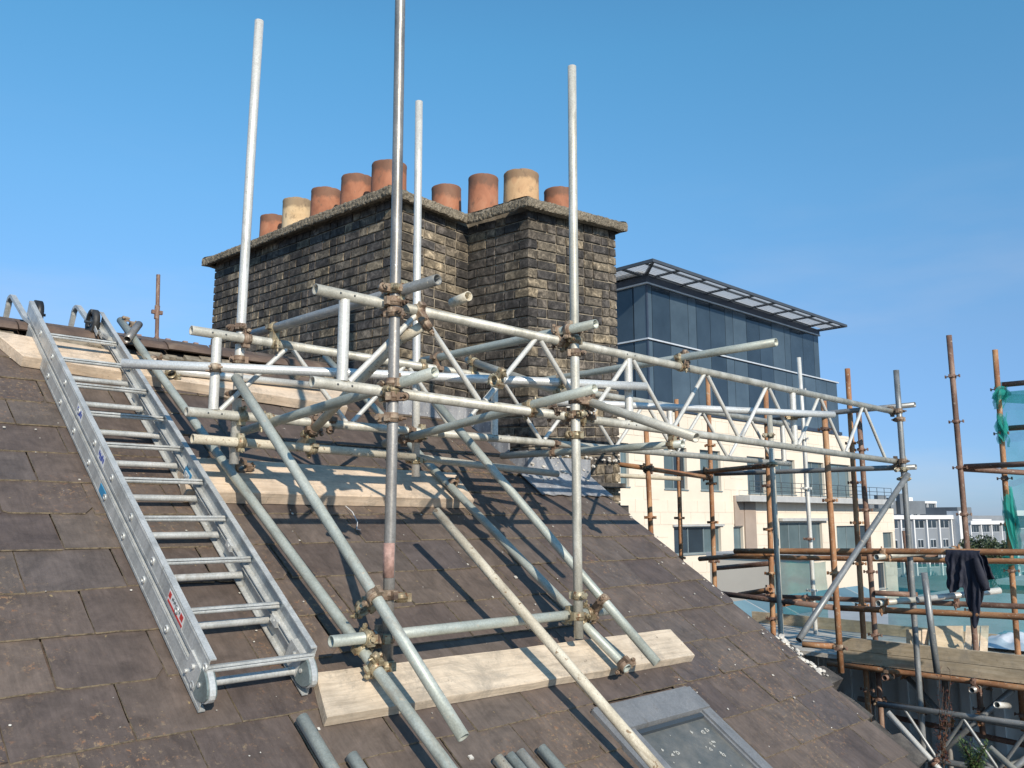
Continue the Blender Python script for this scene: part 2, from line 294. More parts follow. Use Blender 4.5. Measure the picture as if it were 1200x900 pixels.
# ------------------------------------------------------------------ object helpers
def tag(o, label=None, cat=None, group=None, kind=None):
    if label: o['label'] = label
    if cat: o['category'] = cat
    if group: o['group'] = group
    if kind: o['kind'] = kind
    return o
def empty(name, loc, label, cat, group=None, rz=0.0):
    o = bpy.data.objects.new(name, None); COL.objects.link(o); o.location = loc; o.rotation_euler = (0, 0, rz)
    o.empty_display_size = 0.1
    return tag(o, label, cat, group)
PARW = {}
def link(name, me, parent=None, M=None):
    o = bpy.data.objects.new(name, me); COL.objects.link(o)
    M = M or Matrix.Identity(4)
    if parent is not None:
        o.parent = parent; o.matrix_parent_inverse = wmat(parent).inverted()
    o.matrix_basis = M
    PARW[o.name] = M
    return o
def wmat(o):
    if o.name in PARW: return PARW[o.name]
    return Matrix.Translation(o.location) @ o.rotation_euler.to_matrix().to_4x4()
class MB:
    def __init__(s): s.v = []; s.f = []; s.mi = []; s.sm = []
    def add(s, vs, fs, mi=0, smooth=False):
        k = len(s.v); s.v += [Vector(p) for p in vs]
        for f in fs: s.f.append([i + k for i in f]); s.mi.append(mi); s.sm.append(smooth)
    def box8(s, c, mi=0):      # c: 8 corners, bottom 4 ccw then top 4
        s.add(c, [(3, 2, 1, 0), (4, 5, 6, 7), (0, 1, 5, 4), (1, 2, 6, 5), (2, 3, 7, 6), (3, 0, 4, 7)], mi)
    def uvbox(s, U0, U1, V0, V1, z0, z1, mi=0):
        s.box8([W(U0, V0, z0), W(U1, V0, z0), W(U1, V1, z0), W(U0, V1, z0), W(U0, V0, z1), W(U1, V0, z1), W(U1, V1, z1), W(U0, V1, z1)], mi)
    def obox(s, c, ax, ay, az, hx, hy, hz, mi=0):
        q = []
        for k in (-1, 1):
            for a, b in ((-1, -1), (1, -1), (1, 1), (-1, 1)): q.append(c + ax * (hx * a) + ay * (hy * b) + az * (hz * k))
        s.box8(q, mi)
    def tube(s, a, b, r, seg=10, cap=True, mi=0, r2=None, ri=0.0):
        a = Vector(a); b = Vector(b); d = (b - a).normalized(); x = d.orthogonal().normalized(); y = d.cross(x)
        r2 = r2 if r2 is not None else r; vs = []
        rings = [(a, r), (b, r2)] + ([(b, ri), (a, ri)] if ri else [])
        for p, rad in rings:
            for i in range(seg):
                t = 2 * math.pi * i / seg; vs.append(p + x * (rad * math.cos(t)) + y * (rad * math.sin(t)))
        n = len(rings); fs = []
        for k in range(n if ri else 1):
            for i in range(seg):
                j = (i + 1) % seg; p0 = k * seg; p1 = ((k + 1) % n) * seg
                fs.append((p0 + i, p0 + j, p1 + j, p1 + i))
        s.add(vs, fs, mi, True)
        if cap and not ri:
            s.add(vs[:seg], [tuple(reversed(range(seg)))], mi); s.add(vs[seg:2 * seg], [tuple(range(seg))], mi)
    def path(s, pts, r, seg=8, mi=0):
        for i in range(len(pts) - 1): s.tube(pts[i], pts[i + 1], r, seg, True, mi)
    def ring(s, p, d, ri, ro, w, seg=14, mi=0):
        d = d.normalized(); s.tube(p - d * w / 2, p + d * w / 2, ro, seg, False, mi, None, ri)
    def mesh(s, name, mats, M=None):
        me = bpy.data.meshes.new(name); inv = M.inverted() if M is not None else None
        me.from_pydata([tuple(inv @ p) if inv is not None else tuple(p) for p in s.v], [], s.f)
        for m in (mats if isinstance(mats, (list, tuple)) else [mats]): me.materials.append(MATS[m])
        me.polygons.foreach_set('material_index', s.mi); me.polygons.foreach_set('use_smooth', s.sm)
        me.update(); return me
    def build(s, name, mats, parent=None, M=None, label=None, **kw):
        o = link(name, s.mesh(name, mats, M), parent, M)
        return tag(o, label, **kw)
def frame(o, x, zhint):
    x = x.normalized(); y = zhint.cross(x).normalized(); z = x.cross(y)
    m = Matrix((x, y, z)).transposed().to_4x4(); m.translation = o; return m
def zframe(o, z):
    z = z.normalized(); x = z.orthogonal().normalized(); y = z.cross(x)
    m = Matrix((x, y, z)).transposed().to_4x4(); m.translation = o; return m
TR = 0.02415
def tube_obj(name, a, b, mat, parent=None, r=TR, seg=16, label=None, band=None, **kw):
    a = Vector(a); b = Vector(b); mb = MB(); mid = (a + b) / 2
    # a used tube is never dead straight: a slow bow of a few millimetres
    L = (b - a).length; d = (b - a) / L; x = d.orthogonal().normalized(); bow = R.uniform(-1, 1) * L * L * 0.0012
    n = max(2, min(8, int(L / 0.5))); prev = None; pts = []
    for i in range(n + 1):
        t = i / n; pts.append(a.lerp(b, t) + x * (bow * 4 * t * (1 - t)))
    y = d.cross(x); vs = []; fs = []
    for rad, order in ((r, range(n + 1)), (r * 0.84, range(n, -1, -1))):
        for i in order:
            for k in range(seg):
                t = 2 * math.pi * k / seg; vs.append(pts[i] + x * (rad * math.cos(t)) + y * (rad * math.sin(t)))
    m = 2 * (n + 1)
    for q in range(m):
        for k in range(seg):
            j = (k + 1) % seg; fs.append((q * seg + k, q * seg + j, ((q + 1) % m) * seg + j, ((q + 1) % m) * seg + k))
    mb.add(vs, fs, 0, True)
    mats = [mat]
    if band:
        mats.append(band[2]); p0 = a.lerp(b, band[0]); p1 = a.lerp(b, band[1]); mb.tube(p0, p1, r + 0.0012, seg, False, 1, None, r * 0.9)
    o = mb.build(name, mats, parent, zframe(mid, d), label, **kw)
    # keep end rims crisp
    return o
def closest(a0, a1, b0, b1):
    u = a1 - a0; v = b1 - b0; w = a0 - b0
    a = u.dot(u); b = u.dot(v); c = v.dot(v); d = u.dot(w); e = v.dot(w); D = a * c - b * b
    if D < 1e-6: return None
    s = (b * e - c * d) / D; t = (a * e - b * d) / D
    if not (0.0 <= s <= 1.0 and 0.0 <= t <= 1.0): return None
    return a0 + u * s, b0 + v * t
def coupler(pa, da, pb, db, parent, mat=None, name='coupler', single=False):
    mat = mat or R.choice(['coupler_zinc', 'coupler_rust'])
    mb = MB(); c = (pa + pb) / 2; ax = (pb - pa)
    if ax.length < 1e-4: ax = da.orthogonal()
    ax = ax.normalized()
    if single:
        q = pa + ax * .036; s2 = da.normalized().cross(ax); k_ = R.uniform(.7, 1.2)
        mb.obox(q + ax * .006, ax, s2, da.normalized(), .014, .017, .017); mb.ring(q + ax * .022, (s2 + da.normalized() * .3), .010, .0185, .026, 10)
        mb.tube(q + ax * .02 - s2 * .03, q + ax * .02 + s2 * .036 * k_, .0058, 8); mb.tube(q + ax * .02 + s2 * .018, q + ax * .02 + s2 * .029, .0115, 6)
    for p, d, sg in ((pa, da, -1), (pb, db, 1))[:1 if single else 2]:
        d = d.normalized(); mb.ring(p, d, 0.0246, 0.0302, 0.042, 14)
        side = d.cross(ax).normalized() * R.choice((-1, 1)); out = ax * sg
        q = p + side * 0.036
        mb.obox(q, d, side, out, 0.018, 0.010, 0.012)             # hinge lug
        q2 = p + side * -0.037 + out * 0.004
        mb.obox(q2, d, side, out, 0.015, 0.009, 0.011)            # bolt lug
        e = q2 - side * 0.004
        mb.tube(e - out * 0.018, e + out * R.uniform(0.030, 0.048), 0.0062, 8)     # bolt
        mb.tube(e + out * 0.016, e + out * 0.028, 0.0125, 6)      # nut
        mb.ring(p, d, 0.030, 0.0325, 0.012, 12)
    if not single: mb.obox(c, ax, da.normalized().cross(ax).normalized(), da.normalized(), max(0.006, (pb - pa).length / 2 - 0.022), 0.019, 0.019)
    return mb.build(name, mat, parent, zframe(c, ax))
def smooth_obj(o, levels=1):
    m = o.modifiers.new('smooth', 'SUBSURF'); m.levels = levels; m.render_levels = levels
def slab(name, c, h0, h1, mat, parent=None, normal=NR, seg=1, jit=0.0, **kw):
    # c: 4 corners on the base plane, ccw seen from above; sawn board with lightly eased, slightly worn edges
    x = (c[1] - c[0]); M = frame(sum(c, Vector()) / 4 + normal * ((h0 + h1) / 2), x, normal)
    mb = MB(); n = seg
    e = 0.004; ctr = sum(c, Vector()) / 4; rows = []
    for h, sh in ((h0, 0), (h1 - e, 0), (h1, e)):
        ring = []
        for i in range(4):
            p, q = c[i], c[(i + 1) % 4]
            m = n if i % 2 == 0 else 2
            for k in range(m):
                a = p.lerp(q, k / m); a = a + (ctr - a).normalized() * sh * 1.4
                a = a + normal * (h + jit * noise.noise(a * 9)) + (q - p).normalized().cross(normal) * (jit * 1.2 * noise.noise(a * 14 + Vector((3, 1, 2))))
                ring.append(a)
        rows.append(ring)
    m = len(rows[0]); vs = [p for r_ in rows for p in r_]; fs = []
    for k in range(2):
        for i in range(m): j = (i + 1) % m; fs.append((k * m + i, k * m + j, (k + 1) * m + j, (k + 1) * m + i))
    fs.append(tuple(reversed(range(m)))); fs.append(tuple(range(2 * m, 3 * m)))
    mb.add(vs, fs)
    return mb.build(name, mat, parent, M, **kw)

# ------------------------------------------------------------------ ground
mb = MB(); g = 9000; mb.add([Vector((-g, -g, GROUND)), Vector((g, -g, GROUND)), Vector((g, g, GROUND)), Vector((-g, g, GROUND))], [(0, 1, 2, 3)])
tag(mb.build('ground', 'ground_mix'), kind='structure')

# ------------------------------------------------------------------ the house under the slate roof
VR = 5.85                                    # V of the ridge
UE = 5.27                                    # verge
house = empty('house', W(2, 3, GROUND), 'house under the big brown slate roof that fills the foreground', 'house')
def rz(V, h=0): return RF(0, V, h).z
# roof deck and walls
mb = MB()
a, b = -4.0, 5.03; V0 = -0.2
mb.box8([RF(a, V0, -0.10), RF(b, V0, -0.10), RF(b, VR, -0.10), RF(a, VR, -0.10), RF(a, V0, -0.012), RF(b, V0, -0.012), RF(b, VR, -0.012), RF(a, VR, -0.012)])
zr = rz(VR)
mb.box8([W(a, VR, zr - 0.13), W(b, VR, zr - 0.13), W(b, 11.9, zr - 4.15), W(a, 11.9, zr - 4.15), W(a, VR, zr - 0.02), W(b, VR, zr - 0.02), W(b, 11.9, zr - 4.04), W(a, 11.9, zr - 4.04)])
mb.build('roof_deck', 'slate', house)
mb = MB()
def prism(mb, U0, U1, prof, mi=0):
    n = len(prof); vs = [W(U0, V, z) for V, z in prof] + [W(U1, V, z) for V, z in prof]
    mb.add(vs, [tuple(range(n)), tuple(reversed(range(n, 2 * n)))] + [((i + 1) % n, i, n + i, n + (i + 1) % n) for i in range(n)], mi)
prism(mb, 5.02, 5.42, [(0.0, GROUND), (11.7, GROUND), (11.7, zr - 4.1), (VR, zr - 0.20), (0.0, rz(0.0) - 0.20)])
mb.build('gable_wall', 'rubble', house)
mb = MB(); mb.uvbox(-3.9, 5.0, 0.05, 0.35, GROUND, rz(0.2) - 0.2); mb.uvbox(-3.9, 5.0, 11.3, 11.6, GROUND, zr - 4.1)
mb.uvbox(-3.95, -3.9, 0.05, 11.6, GROUND, rz(0.2) - 0.2); mb.build('wall', 'rubble', house)

# slates: shared outlines, each slate laid as its own piece on its course
SW, SG, SL = 0.377, 0.2705, 0.355
def slate_mesh(k, w):
    r = random.Random(50 + k + int(w * 1000)); hw = w / 2 - 0.0034
    j = lambda s=0.0035: r.uniform(-s, s)
    cl = r.choice((0, 0, 0, 1)) * r.uniform(0.02, 0.05); cr_ = r.choice((0, 0, 0, 1)) * r.uniform(0.02, 0.06)
    o = [(-hw + cl, 0 + j(.004))]
    for t in (-0.45, -0.1, 0.3): o.append((t * hw * 1.4 + j(.01), j(.0035)))
    o += [(hw - cr_, j(.004)), (hw + j(), cr_ * r.uniform(.5, 1.1) + 0.006), (hw + j(), SG * .55), (hw + j(), SL), (-hw + j(), SL), (-hw + j(), SG * .5), (-hw + j(), cl * r.uniform(.5, 1.1) + 0.006)]
    n = len(o); mb = MB(); th = 0.0075
    tz = lambda y: 0.0155 - 0.0335 * y
    top = [Vector((x, y, tz(y) + 0.0)) for x, y in o]; bot = [Vector((x, y, tz(y) - th)) for x, y in o]
    mb.add(top + bot, [tuple(range(n)), tuple(reversed(range(n, 2 * n)))], 0)
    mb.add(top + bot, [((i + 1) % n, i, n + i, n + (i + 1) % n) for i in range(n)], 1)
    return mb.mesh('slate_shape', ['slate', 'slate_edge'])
SM = [slate_mesh(k, SW) for k in range(9)]
HM = [slate_mesh(k + 20, SW * 0.5) for k in range(3)]; HM2 = [slate_mesh(k + 30, SW * 0.72) for k in range(3)]
RB = Matrix((uV, UP, NR)).transposed().to_4x4()
SKY = (3.215, 3.925, 1.95, 2.745)               # skylight opening U0 U1 V0 V1
V_first = 3.482 - 10 * 0.2253
cand = []
for c in range(21):
    V = V_first + c * 0.2253
    if V > VR - 0.08: break
    off = 1.174 + (SW / 2 if (c % 2) else 0.0); UE = 5.26 - max(0, 2.5 - V) * .2
    for k in range(-16, 14):
        U = off + k * SW
        if U + SW > UE + 0.02: continue
        cand.append((c, V, U + SW / 2, SW))
    # close the verge with a part-width slate
    last = max(u_ for c_, _, u_, _ in cand if c_ == c) + SW / 2; gap = UE + R.uniform(-.012, .012) - last
    if gap > 0.06: cand.append((c, V, last + gap / 2, gap))
def px(p):
    fy = p.y * _ct + p.z * _st
    return (600 + 1000 * p.x / fy, 450 - 1000 * (-p.y * _st + p.z * _ct) / fy, fy) if fy > 0.1 else (-9999, -9999, fy)
def blocked(V, U):   # under skylight or chimney
    if V > 5.326 and U > 3.81 + .1: return True
    if V > 4.60 and U > 4.614 + .1: return True
    return False
vis, rest = [], []
cut = []
for (c, V, U, w) in cand:
    if SKY[2] < V + 0.11 < SKY[3] and U + w / 2 > SKY[0] and U - w / 2 < SKY[1]:
        l_, r_ = SKY[0] + .03 - (U - w / 2), (U + w / 2) - (SKY[1] - .03)
        if l_ > .05: cut.append((c, V, U - w / 2 + l_ / 2, l_))
        if r_ > .05: cut.append((c, V, U + w / 2 - r_ / 2, r_))
    else: cut.append((c, V, U, w))
for (c, V, U, w) in cut:
    if blocked(V, U): continue
    x, y, d = px(RF(U, V + 0.1, 0))
    (vis if (-60 < x < 1260 and -60 < y < 960) else rest).append((c, V, U, w, d))
vis.sort(key=lambda t: t[4]); rest += vis[298:]; vis = vis[:298]
for (c, V, U, w, d) in vis:
    me = R.choice(SM) if abs(w - SW) < .01 else (R.choice(HM) if w < SW * .6 else R.choice(HM2))
    M = Matrix.Translation(RF(U, V, R.uniform(0, 0.0025))) @ RB @ Matrix.Rotation(R.uniform(-.009, .009), 4, 'Z') @ Matrix.Rotation(R.uniform(-.005, .012), 4, 'Y')
    if abs(w - SW) >= .01: M = M @ Matrix.Diagonal((w / (SW * (0.5 if w < SW * .6 else .72)), 1, 1, 1))
    M = M @ Matrix.Translation((0, R.uniform(-.007, .007), 0))
    link('slate', me, house, M)
mb = MB()
for (c, V, U, w, d) in rest:
    M = Matrix.Translation(RF(U, V, 0)) @ RB
    q = [M @ Vector(p) for p in ((-w / 2 + .003, 0, .008), (w / 2 - .003, 0, .008), (w / 2 - .003, SL, -.004), (-w / 2 + .003, SL, -.004), (-w / 2 + .003, 0, .0155), (w / 2 - .003, 0, .0155), (w / 2 - .003, SL, .0035), (-w / 2 + .003, SL, .0035))]
    mb.box8(q)
mb.build('slate', 'slate', house, kind='stuff')

# ridge tiles
def ridge_mesh(L):
    mb = MB(); n = 9; prof = []
    for i in range(n):
        t = math.pi * (0.12 + 0.76 * i / (n - 1)); prof.append((0.155 * math.cos(t), 0.115 * math.sin(t)))
    for r0, r1 in ((1.0, 0.87),):
        vs = []
        for x in (-L / 2, L / 2):
            for sc in (1.0, 0.87):
                for a_, b_ in prof: vs.append(Vector((x, a_ * sc, b_ * sc - 0.045)))
        fs = []
        for i in range(n - 1):
            fs.append((i, i + 1, 2 * n + i + 1, 2 * n + i)); fs.append((n + i + 1, n + i, 3 * n + i, 3 * n + i + 1))
            fs.append((i + 1, i, n + i, n + i + 1)); fs.append((2 * n + i, 2 * n + i + 1, 3 * n + i + 1, 3 * n + i))
        fs += [(0, 2 * n, 3 * n, n), (n - 1, 2 * n - 1, 4 * n - 1, 3 * n - 1)]
        mb.add(vs, fs, 0, False)
    return mb.mesh('ridge_tile_shape', 'ridge_clay')
RM = ridge_mesh(0.447)
k = 0; Uc = -1.6
while Uc < 3.75:
    M = Matrix.Translation(W(Uc, VR, zr + 0.0 + R.uniform(-.006, .006))) @ Matrix.Rotation(YAW, 4, 'Z') @ Matrix.Rotation(R.uniform(-.01, .01), 4, 'Y')
    link('ridge_tile', RM, house, M); Uc += 0.455
mb = MB()
for i in range(150):
    U = R.uniform(-1.5, 3.8); p = RF(U, VR - R.uniform(.10, .17), 0.02); r = R.uniform(.012, .035)
    mb.obox(p, uV, UP, NR, r * R.uniform(1, 2), r, r * .6)
mb.build('ridge_mortar', 'mortar', house, kind='stuff')

# verge: rough stones capping the gable below the slates, mortar lumps
mb = MB()
V = 0.6
while V < 2.92:
    L = R.uniform(.10, .26); U = 5.40 - max(0, 2.6 - V) * .12 + R.uniform(-.02, .03); h = -0.085 + R.uniform(-.03, .02)
    c = RF(U, V + L / 2, h); q = []
    for k_ in (-1, 1):
        for a_, b_ in ((-1, -1), (1, -1), (1, 1), (-1, 1)):
            q.append(c + uV * (a_ * R.uniform(.09, .13)) + UP * (b_ * L / 2 * R.uniform(.8, 1.0)) + NR * (k_ * R.uniform(.035, .06)))
    mb.box8(q); V += L * 0.84
mb.build('verge_stone', 'rubble', house, kind='stuff')
mb = MB()
def lump(mb, c, r, seed=0, sc=(1, 1, .6)):
    bm = bmesh.new(); bmesh.ops.create_icosphere(bm, subdivisions=2, radius=1)
    vs = []
    for v_ in bm.verts:
        p = v_.co * (1 + 0.5 * noise.noise(v_.co * 1.7 + Vector((seed, 3, 1)))); vs.append(c + uV * (p.x * r * sc[0]) + UP * (p.y * r * sc[1]) + NR * (p.z * r * sc[2]))
    mb.add(vs, [[v_.index for v_ in f.verts] for f in bm.faces], 0, False); bm.free()
for i in range(150):
    t = R.random(); V = 2.66 + 0.34 * t + R.uniform(-.03, .03); lump(mb, RF(5.31 + R.uniform(-.01, .10), V, -.03 + R.uniform(-.03, .02)), R.uniform(.005, .020), i, (1.3, 1, .5))
for i in range(22): lump(mb, RF(R.uniform(5.2, 5.30), R.uniform(2.9, 4.5), 0.01), R.uniform(.003, .009), i)
mb.build('verge_mortar', 'white_mortar', house, kind='stuff')
mb = MB()
for i in range(170):
    U, V = R.uniform(.4, 5.2), R.uniform(2.2, 5.7); r = R.uniform(.0015, .005)
    if R.random() < .12: r *= 1.8
    lump(mb, RF(U, V, .014), r, i, (1.2, 1, .35)) if i % 2 == 0 else mb.obox(RF(U, V, .016), uV, UP, NR, r, r * R.uniform(.5, 1.5), r * .4)
mb.build('grit', 'white_mortar', house, kind='stuff')

# skylight set in the slates
def rfbox(mb, U0, U1, V0, V1, h0, h1, mi=0, U0b=None, U1b=None):
    U0b = U0 if U0b is None else U0b; U1b = U1 if U1b is None else U1b
    mb.box8([RF(U0b, V0, h0), RF(U1b, V0, h0), RF(U1, V1, h0), RF(U0, V1, h0), RF(U0b, V0, h1), RF(U1b, V0, h1), RF(U1, V1, h1), RF(U0, V1, h1)], mi)
u0, u1, v0, v1 = SKY
mb = MB()
rfbox(mb, u0 + .02, u0 + .078, v0, v1 - .10, .002, .042); rfbox(mb, u1 - .078, u1 - .02, v0, v1 - .10, .002, .042)
rfbox(mb, u0 + .0785, u1 - .0785, v0, v0 + .059, .002, .040)
rfbox(mb, u0 + .0785, u0 + .094, v0 + .06, v1 - .12, .002, .034); rfbox(mb, u1 - .094, u1 - .0785, v0 + .06, v1 - .12, .002, .034)
rfbox(mb, u0 - .04, u0 + .02, v0, v1 + .02, .001, .024); rfbox(mb, u1 - .02, u1 + .035, v0, v1 + .02, .001, .024)
skl = mb.build('skylight', 'window_metal', house, label='grey framed roof window with dirty glass at the bottom of the roof')
mb = MB(); rfbox(mb, u0 + .015, u1 - .015, v1 - .125, v1 - .005, .02, .050); rfbox(mb, u0 - .02, u1 + .02, v1 - .004, v1 + .03, .001, .022)
mb.build('cover', 'window_metal', skl)
mb = MB(); rfbox(mb, u0 + .0945, u1 - .0945, v0 + .06, v1 - .13, .012, .024); mb.build('pane', 'skylight_glass', skl)
mb = MB(); rfbox(mb, u0 + .0945, u1 - .0945, v1 - .150, v1 - .131, .0125, .036); mb.build('gasket', 'dark_frame', skl)
mb = MB()
for i in range(34):
    U = R.uniform(u0 + .15, u1 - .15); V = R.uniform(v0 + .3, v1 - .18); r = R.uniform(.003, .009) if i % 3 else R.uniform(.008, .015)
    n_ = 9; ph = R.random() * 6
    ro = [r * (1 + .25 * math.sin(2 * t + ph) + R.uniform(-.12, .12)) for t in range(n_)]; hole = 0.45 if i % 3 == 0 else 0.0
    vs = [RF(U, V, .0255) + uV * (ro[t] * math.cos(6.283 * t / n_)) + UP * (ro[t] * math.sin(6.283 * t / n_)) for t in range(n_)]
    if hole:
        vs2 = [RF(U, V, .0255) + (p - RF(U, V, .0255)) * hole for p in vs]
        mb.add(vs + vs2, [(t, (t + 1) % n_, n_ + (t + 1) % n_, n_ + t) for t in range(n_)])
    else: mb.add(vs, [tuple(range(n_))])
mb.build('bird_dropping', 'bird_dropping', skl, kind='stuff')

# lead flashing at the foot of the chimney
mb = MB()
def rzV(V): return rz(V)
n = 14; Ua, Ub = 4.50, 5.30
for i in range(n):
    U_ = Ua + (Ub - Ua) * i / n; U2 = Ua + (Ub - Ua) * (i + 1) / n
    mb.box8([RF(U_, 4.36 + .01 * math.sin(i * 2.2), .016), RF(U2, 4.36 + .01 * math.sin(i * 2.2 + 2.2), .016), RF(U2, 4.62, .022), RF(U_, 4.62, .022),
             RF(U_, 4.36 + .01 * math.sin(i * 2.2), .021), RF(U2, 4.36 + .01 * math.sin(i * 2.2 + 2.2), .021), RF(U2, 4.62, .027), RF(U_, 4.62, .027)])
z0 = rz(4.6)
mb.uvbox(4.58, 5.30, 4.575, 4.596, z0 - .03, z0 + .16)
for (Va, Vb) in ((4.6, 4.8), (4.8, 5.0), (5.0, 5.2), (5.2, 5.34)): mb.uvbox(4.586, 4.606, Va, Vb - .004, rz(Va) - .03, rz(Va) + .20)
mb.uvbox(3.79, 4.60, 5.30, 5.318, rz(5.32) - .03, rz(5.32) + .15)
mb.build('lead_flashing', 'lead', house)
mb = MB()
for i in range(14): lump(mb, RF(R.uniform(4.5, 5.15), 4.55 - R.uniform(0, .1), .05 + R.uniform(-.02, .1)), R.uniform(.006, .022), i + 200)
for i in range(30): lump(mb, W(R.uniform(4.6, 5.7), 4.575, z0 + .17 + R.uniform(-.01, .02)), R.uniform(.008, .018), i + 300)
mb.build('mortar_fillet', 'white_mortar', house, kind='stuff')

# ------------------------------------------------------------------ chimney stack
chim = empty('chimney_stack', W(4.76, 5.6, 0.0), 'big sooty brick chimney stack with a stepped plan and nine clay pots', 'chimney')
def warp(U, V):
    if V < 5.2: U = max(U, 4.614)
    if V > 5.326: return .03 + (V - 5.326) * .0435 - (min(U, 4.614) - 3.81) * .02
    if U <= 4.614 and V >= 5.2: return .03 - .05 * (U - 3.81)
    t = (V - 4.6) / .726
    return -.05 + (V - 4.6) * .055 + (U - 4.614) * .073 * (1 - t)
CU0, CU1, CU2, CV0, CV1, CV2 = 3.81, 4.614, 5.714, 4.60, 5.326, 8.50
ZT, CP = 2.475, 0.0792
def core(mb, U0, U1, V0, V1, z0, z1):
    q = [(U0, V0), (U1, V0), (U1, V1), (U0, V1)]
    mb.box8([W(a_, b_, z0) for a_, b_ in q] + [W(a_, b_, z1 + warp(a_, b_)) for a_, b_ in q])
mb = MB(); i_ = .013
core(mb, CU0 + i_, CU2 - i_, CV1 + i_, CV2 - i_, -1.0, ZT + .03); core(mb, CU1 + i_, CU2 - i_ - .001, CV0 + i_, CV1 + i_, -3.0, ZT + .03)
mb.build('mortar_core', 'mortar', chim)
def brick_mesh(L, k):
    r = random.Random(900 + k); h = CP - .0135; d = .098; mb = MB(); j = lambda s=.0016: r.uniform(-s, s); b = .003
    f = [Vector((-L / 2 + b + j(), j(), b + j())), Vector((L / 2 - b + j(), j(), b + j())), Vector((L / 2 - b + j(), j(), h - b + j())), Vector((-L / 2 + b + j(), j(), h - b + j()))]
    m = [Vector((-L / 2 + j(), b, j())), Vector((L / 2 + j(), b, j())), Vector((L / 2 + j(), b, h + j())), Vector((-L / 2 + j(), b, h + j()))]
    e = [Vector((-L / 2, d, 0)), Vector((L / 2, d, 0)), Vector((L / 2, d, h)), Vector((-L / 2, d, h))]
    mb.add(f + m + e, [(0, 1, 2, 3)] + [(i, 4 + i, 4 + (i + 1) % 4, (i + 1) % 4) for i in range(4)] + [(4 + i, 8 + i, 8 + (i + 1) % 4, 4 + (i + 1) % 4) for i in range(4)] + [(11, 10, 9, 8)])
    return mb.mesh('brick_shape', 'stock_brick')
BL, BH, BT = .214, .102, .150
BM = {BL: [brick_mesh(BL, k) for k in range(6)], BH: [brick_mesh(BH, k + 9) for k in range(4)], BT: [brick_mesh(BT, k + 20) for k in range(3)]}
bricks = []      # (matrix, meshlen, scale_x, distance, visible)
def course(face, n_, z):
    # face: (origin UV, direction UV, length, start_inset_even, start_inset_odd, end_even, end_odd, rot)
    (oU, oV), (dU, dV), L, se, so, ee, eo, rot, visible = face
    s_ = se if n_ % 2 == 0 else so; e_ = L - (ee if n_ % 2 == 0 else eo); x = s_ + .0; t = (n_ // 2 + n_) % 2
    seq = R.choice(([BL, BH], [BL, BL, BH], [BH, BL])); k = 0
    items = []
    while x < e_ - .02:
        l = seq[k % len(seq)] if R.random() > .12 else BH; k += 1
        if e_ - (x + l) < .07: l = e_ - x
        items.append((x, min(l, e_ - x))); x += l + .0125
    for x, l in items:
        c = x + l / 2; U = oU + dU * c; V = oV + dV * c
        key = BL if l > .185 else (BH if l < .125 else BT)
        w0 = warp(oU + dU * x, oV + dV * x); w1 = warp(oU + dU * (x + l), oV + dV * (x + l)); tilt = math.atan2(w1 - w0, l) * (1 if rot != 2 else 1)
        out = R.uniform(-.003, .003)
        nU, nV = (dV, -dU)
        p = W(U + nU * out, V + nV * out, z + (w0 + w1) / 2)
        ang = math.atan2(dV, dU) + YAW
        M = Matrix.Translation(p) @ Matrix.Rotation(ang, 4, 'Z') @ Matrix.Rotation(-tilt, 4, 'Y') @ Matrix.Diagonal((l / key, 1, 1, 1))
        vis_ = visible and z > rz(min(V, VR)) - .1
        if visible and dU == 0 and V > VR + .05 and px(p)[1] > 470: vis_ = False
        bricks.append((M, key, px(p)[2], vis_))
# directions run so that local +y points into the wall
FACES = [((CU0, CV2), (0, -1), CV2 - CV1, 0, 0, .0, .1085, 0, True),             # left face, far end to near corner
         ((CU0, CV1), (1, 0), CU1 - CU0 - .002, .1085, 0, 0.0, 0.0, 0, True),     # recessed face
         ((CU1, CV1), (0, -1), CV1 - CV0, 0.0, 0.0, .0, .1085, 0, True),           # return
         ((CU1, CV0), (1, 0), CU2 - CU1, .1085, 0, 0.0, .1085, 0, True),           # front face
         ((CU2, CV0), (0, 1), CV2 - CV0, .1085, 0.0, 0, 0, 0, False)]              # outer face
nc = 0; z = ZT - CP
while z > -0.9:
    for fi, F_ in enumerate(FACES):
        zmin = {0: .85, 1: .45, 2: .15, 3: -.9, 4: -.9}[fi]
        if z > zmin: course(F_, nc, z)
    nc += 1; z -= CP
vb = sorted([b for b in bricks if b[3]], key=lambda b: b[2]); near = vb[:300]; far = vb[300:] + [b for b in bricks if not b[3]]
for M, key, d, _ in near: link('brick', R.choice(BM[key]), chim, M)
mb = MB()
for M, key, d, _ in far:
    me = R.choice(BM[key]); mb.add([M @ v_.co for v_ in me.vertices], [list(p.vertices) for p in me.polygons])
mb.build('brick', 'stock_brick', chim, kind='stuff')
# projecting courses low on the gable side, dark drip band
mb = MB()
mb.uvbox(CU2 - .36, CU2 + .03, CV0 - .03, CV0 - .001, .235, .275); mb.uvbox(CU2 + .001, CU2 + .03, CV0 - .001, CV2, .235, .275)
mb.uvbox(CU2 - .30, CU2 + .045, CV0 - .045, CV0 - .002, .02, .09); mb.build('string_course', 'rubble', chim)
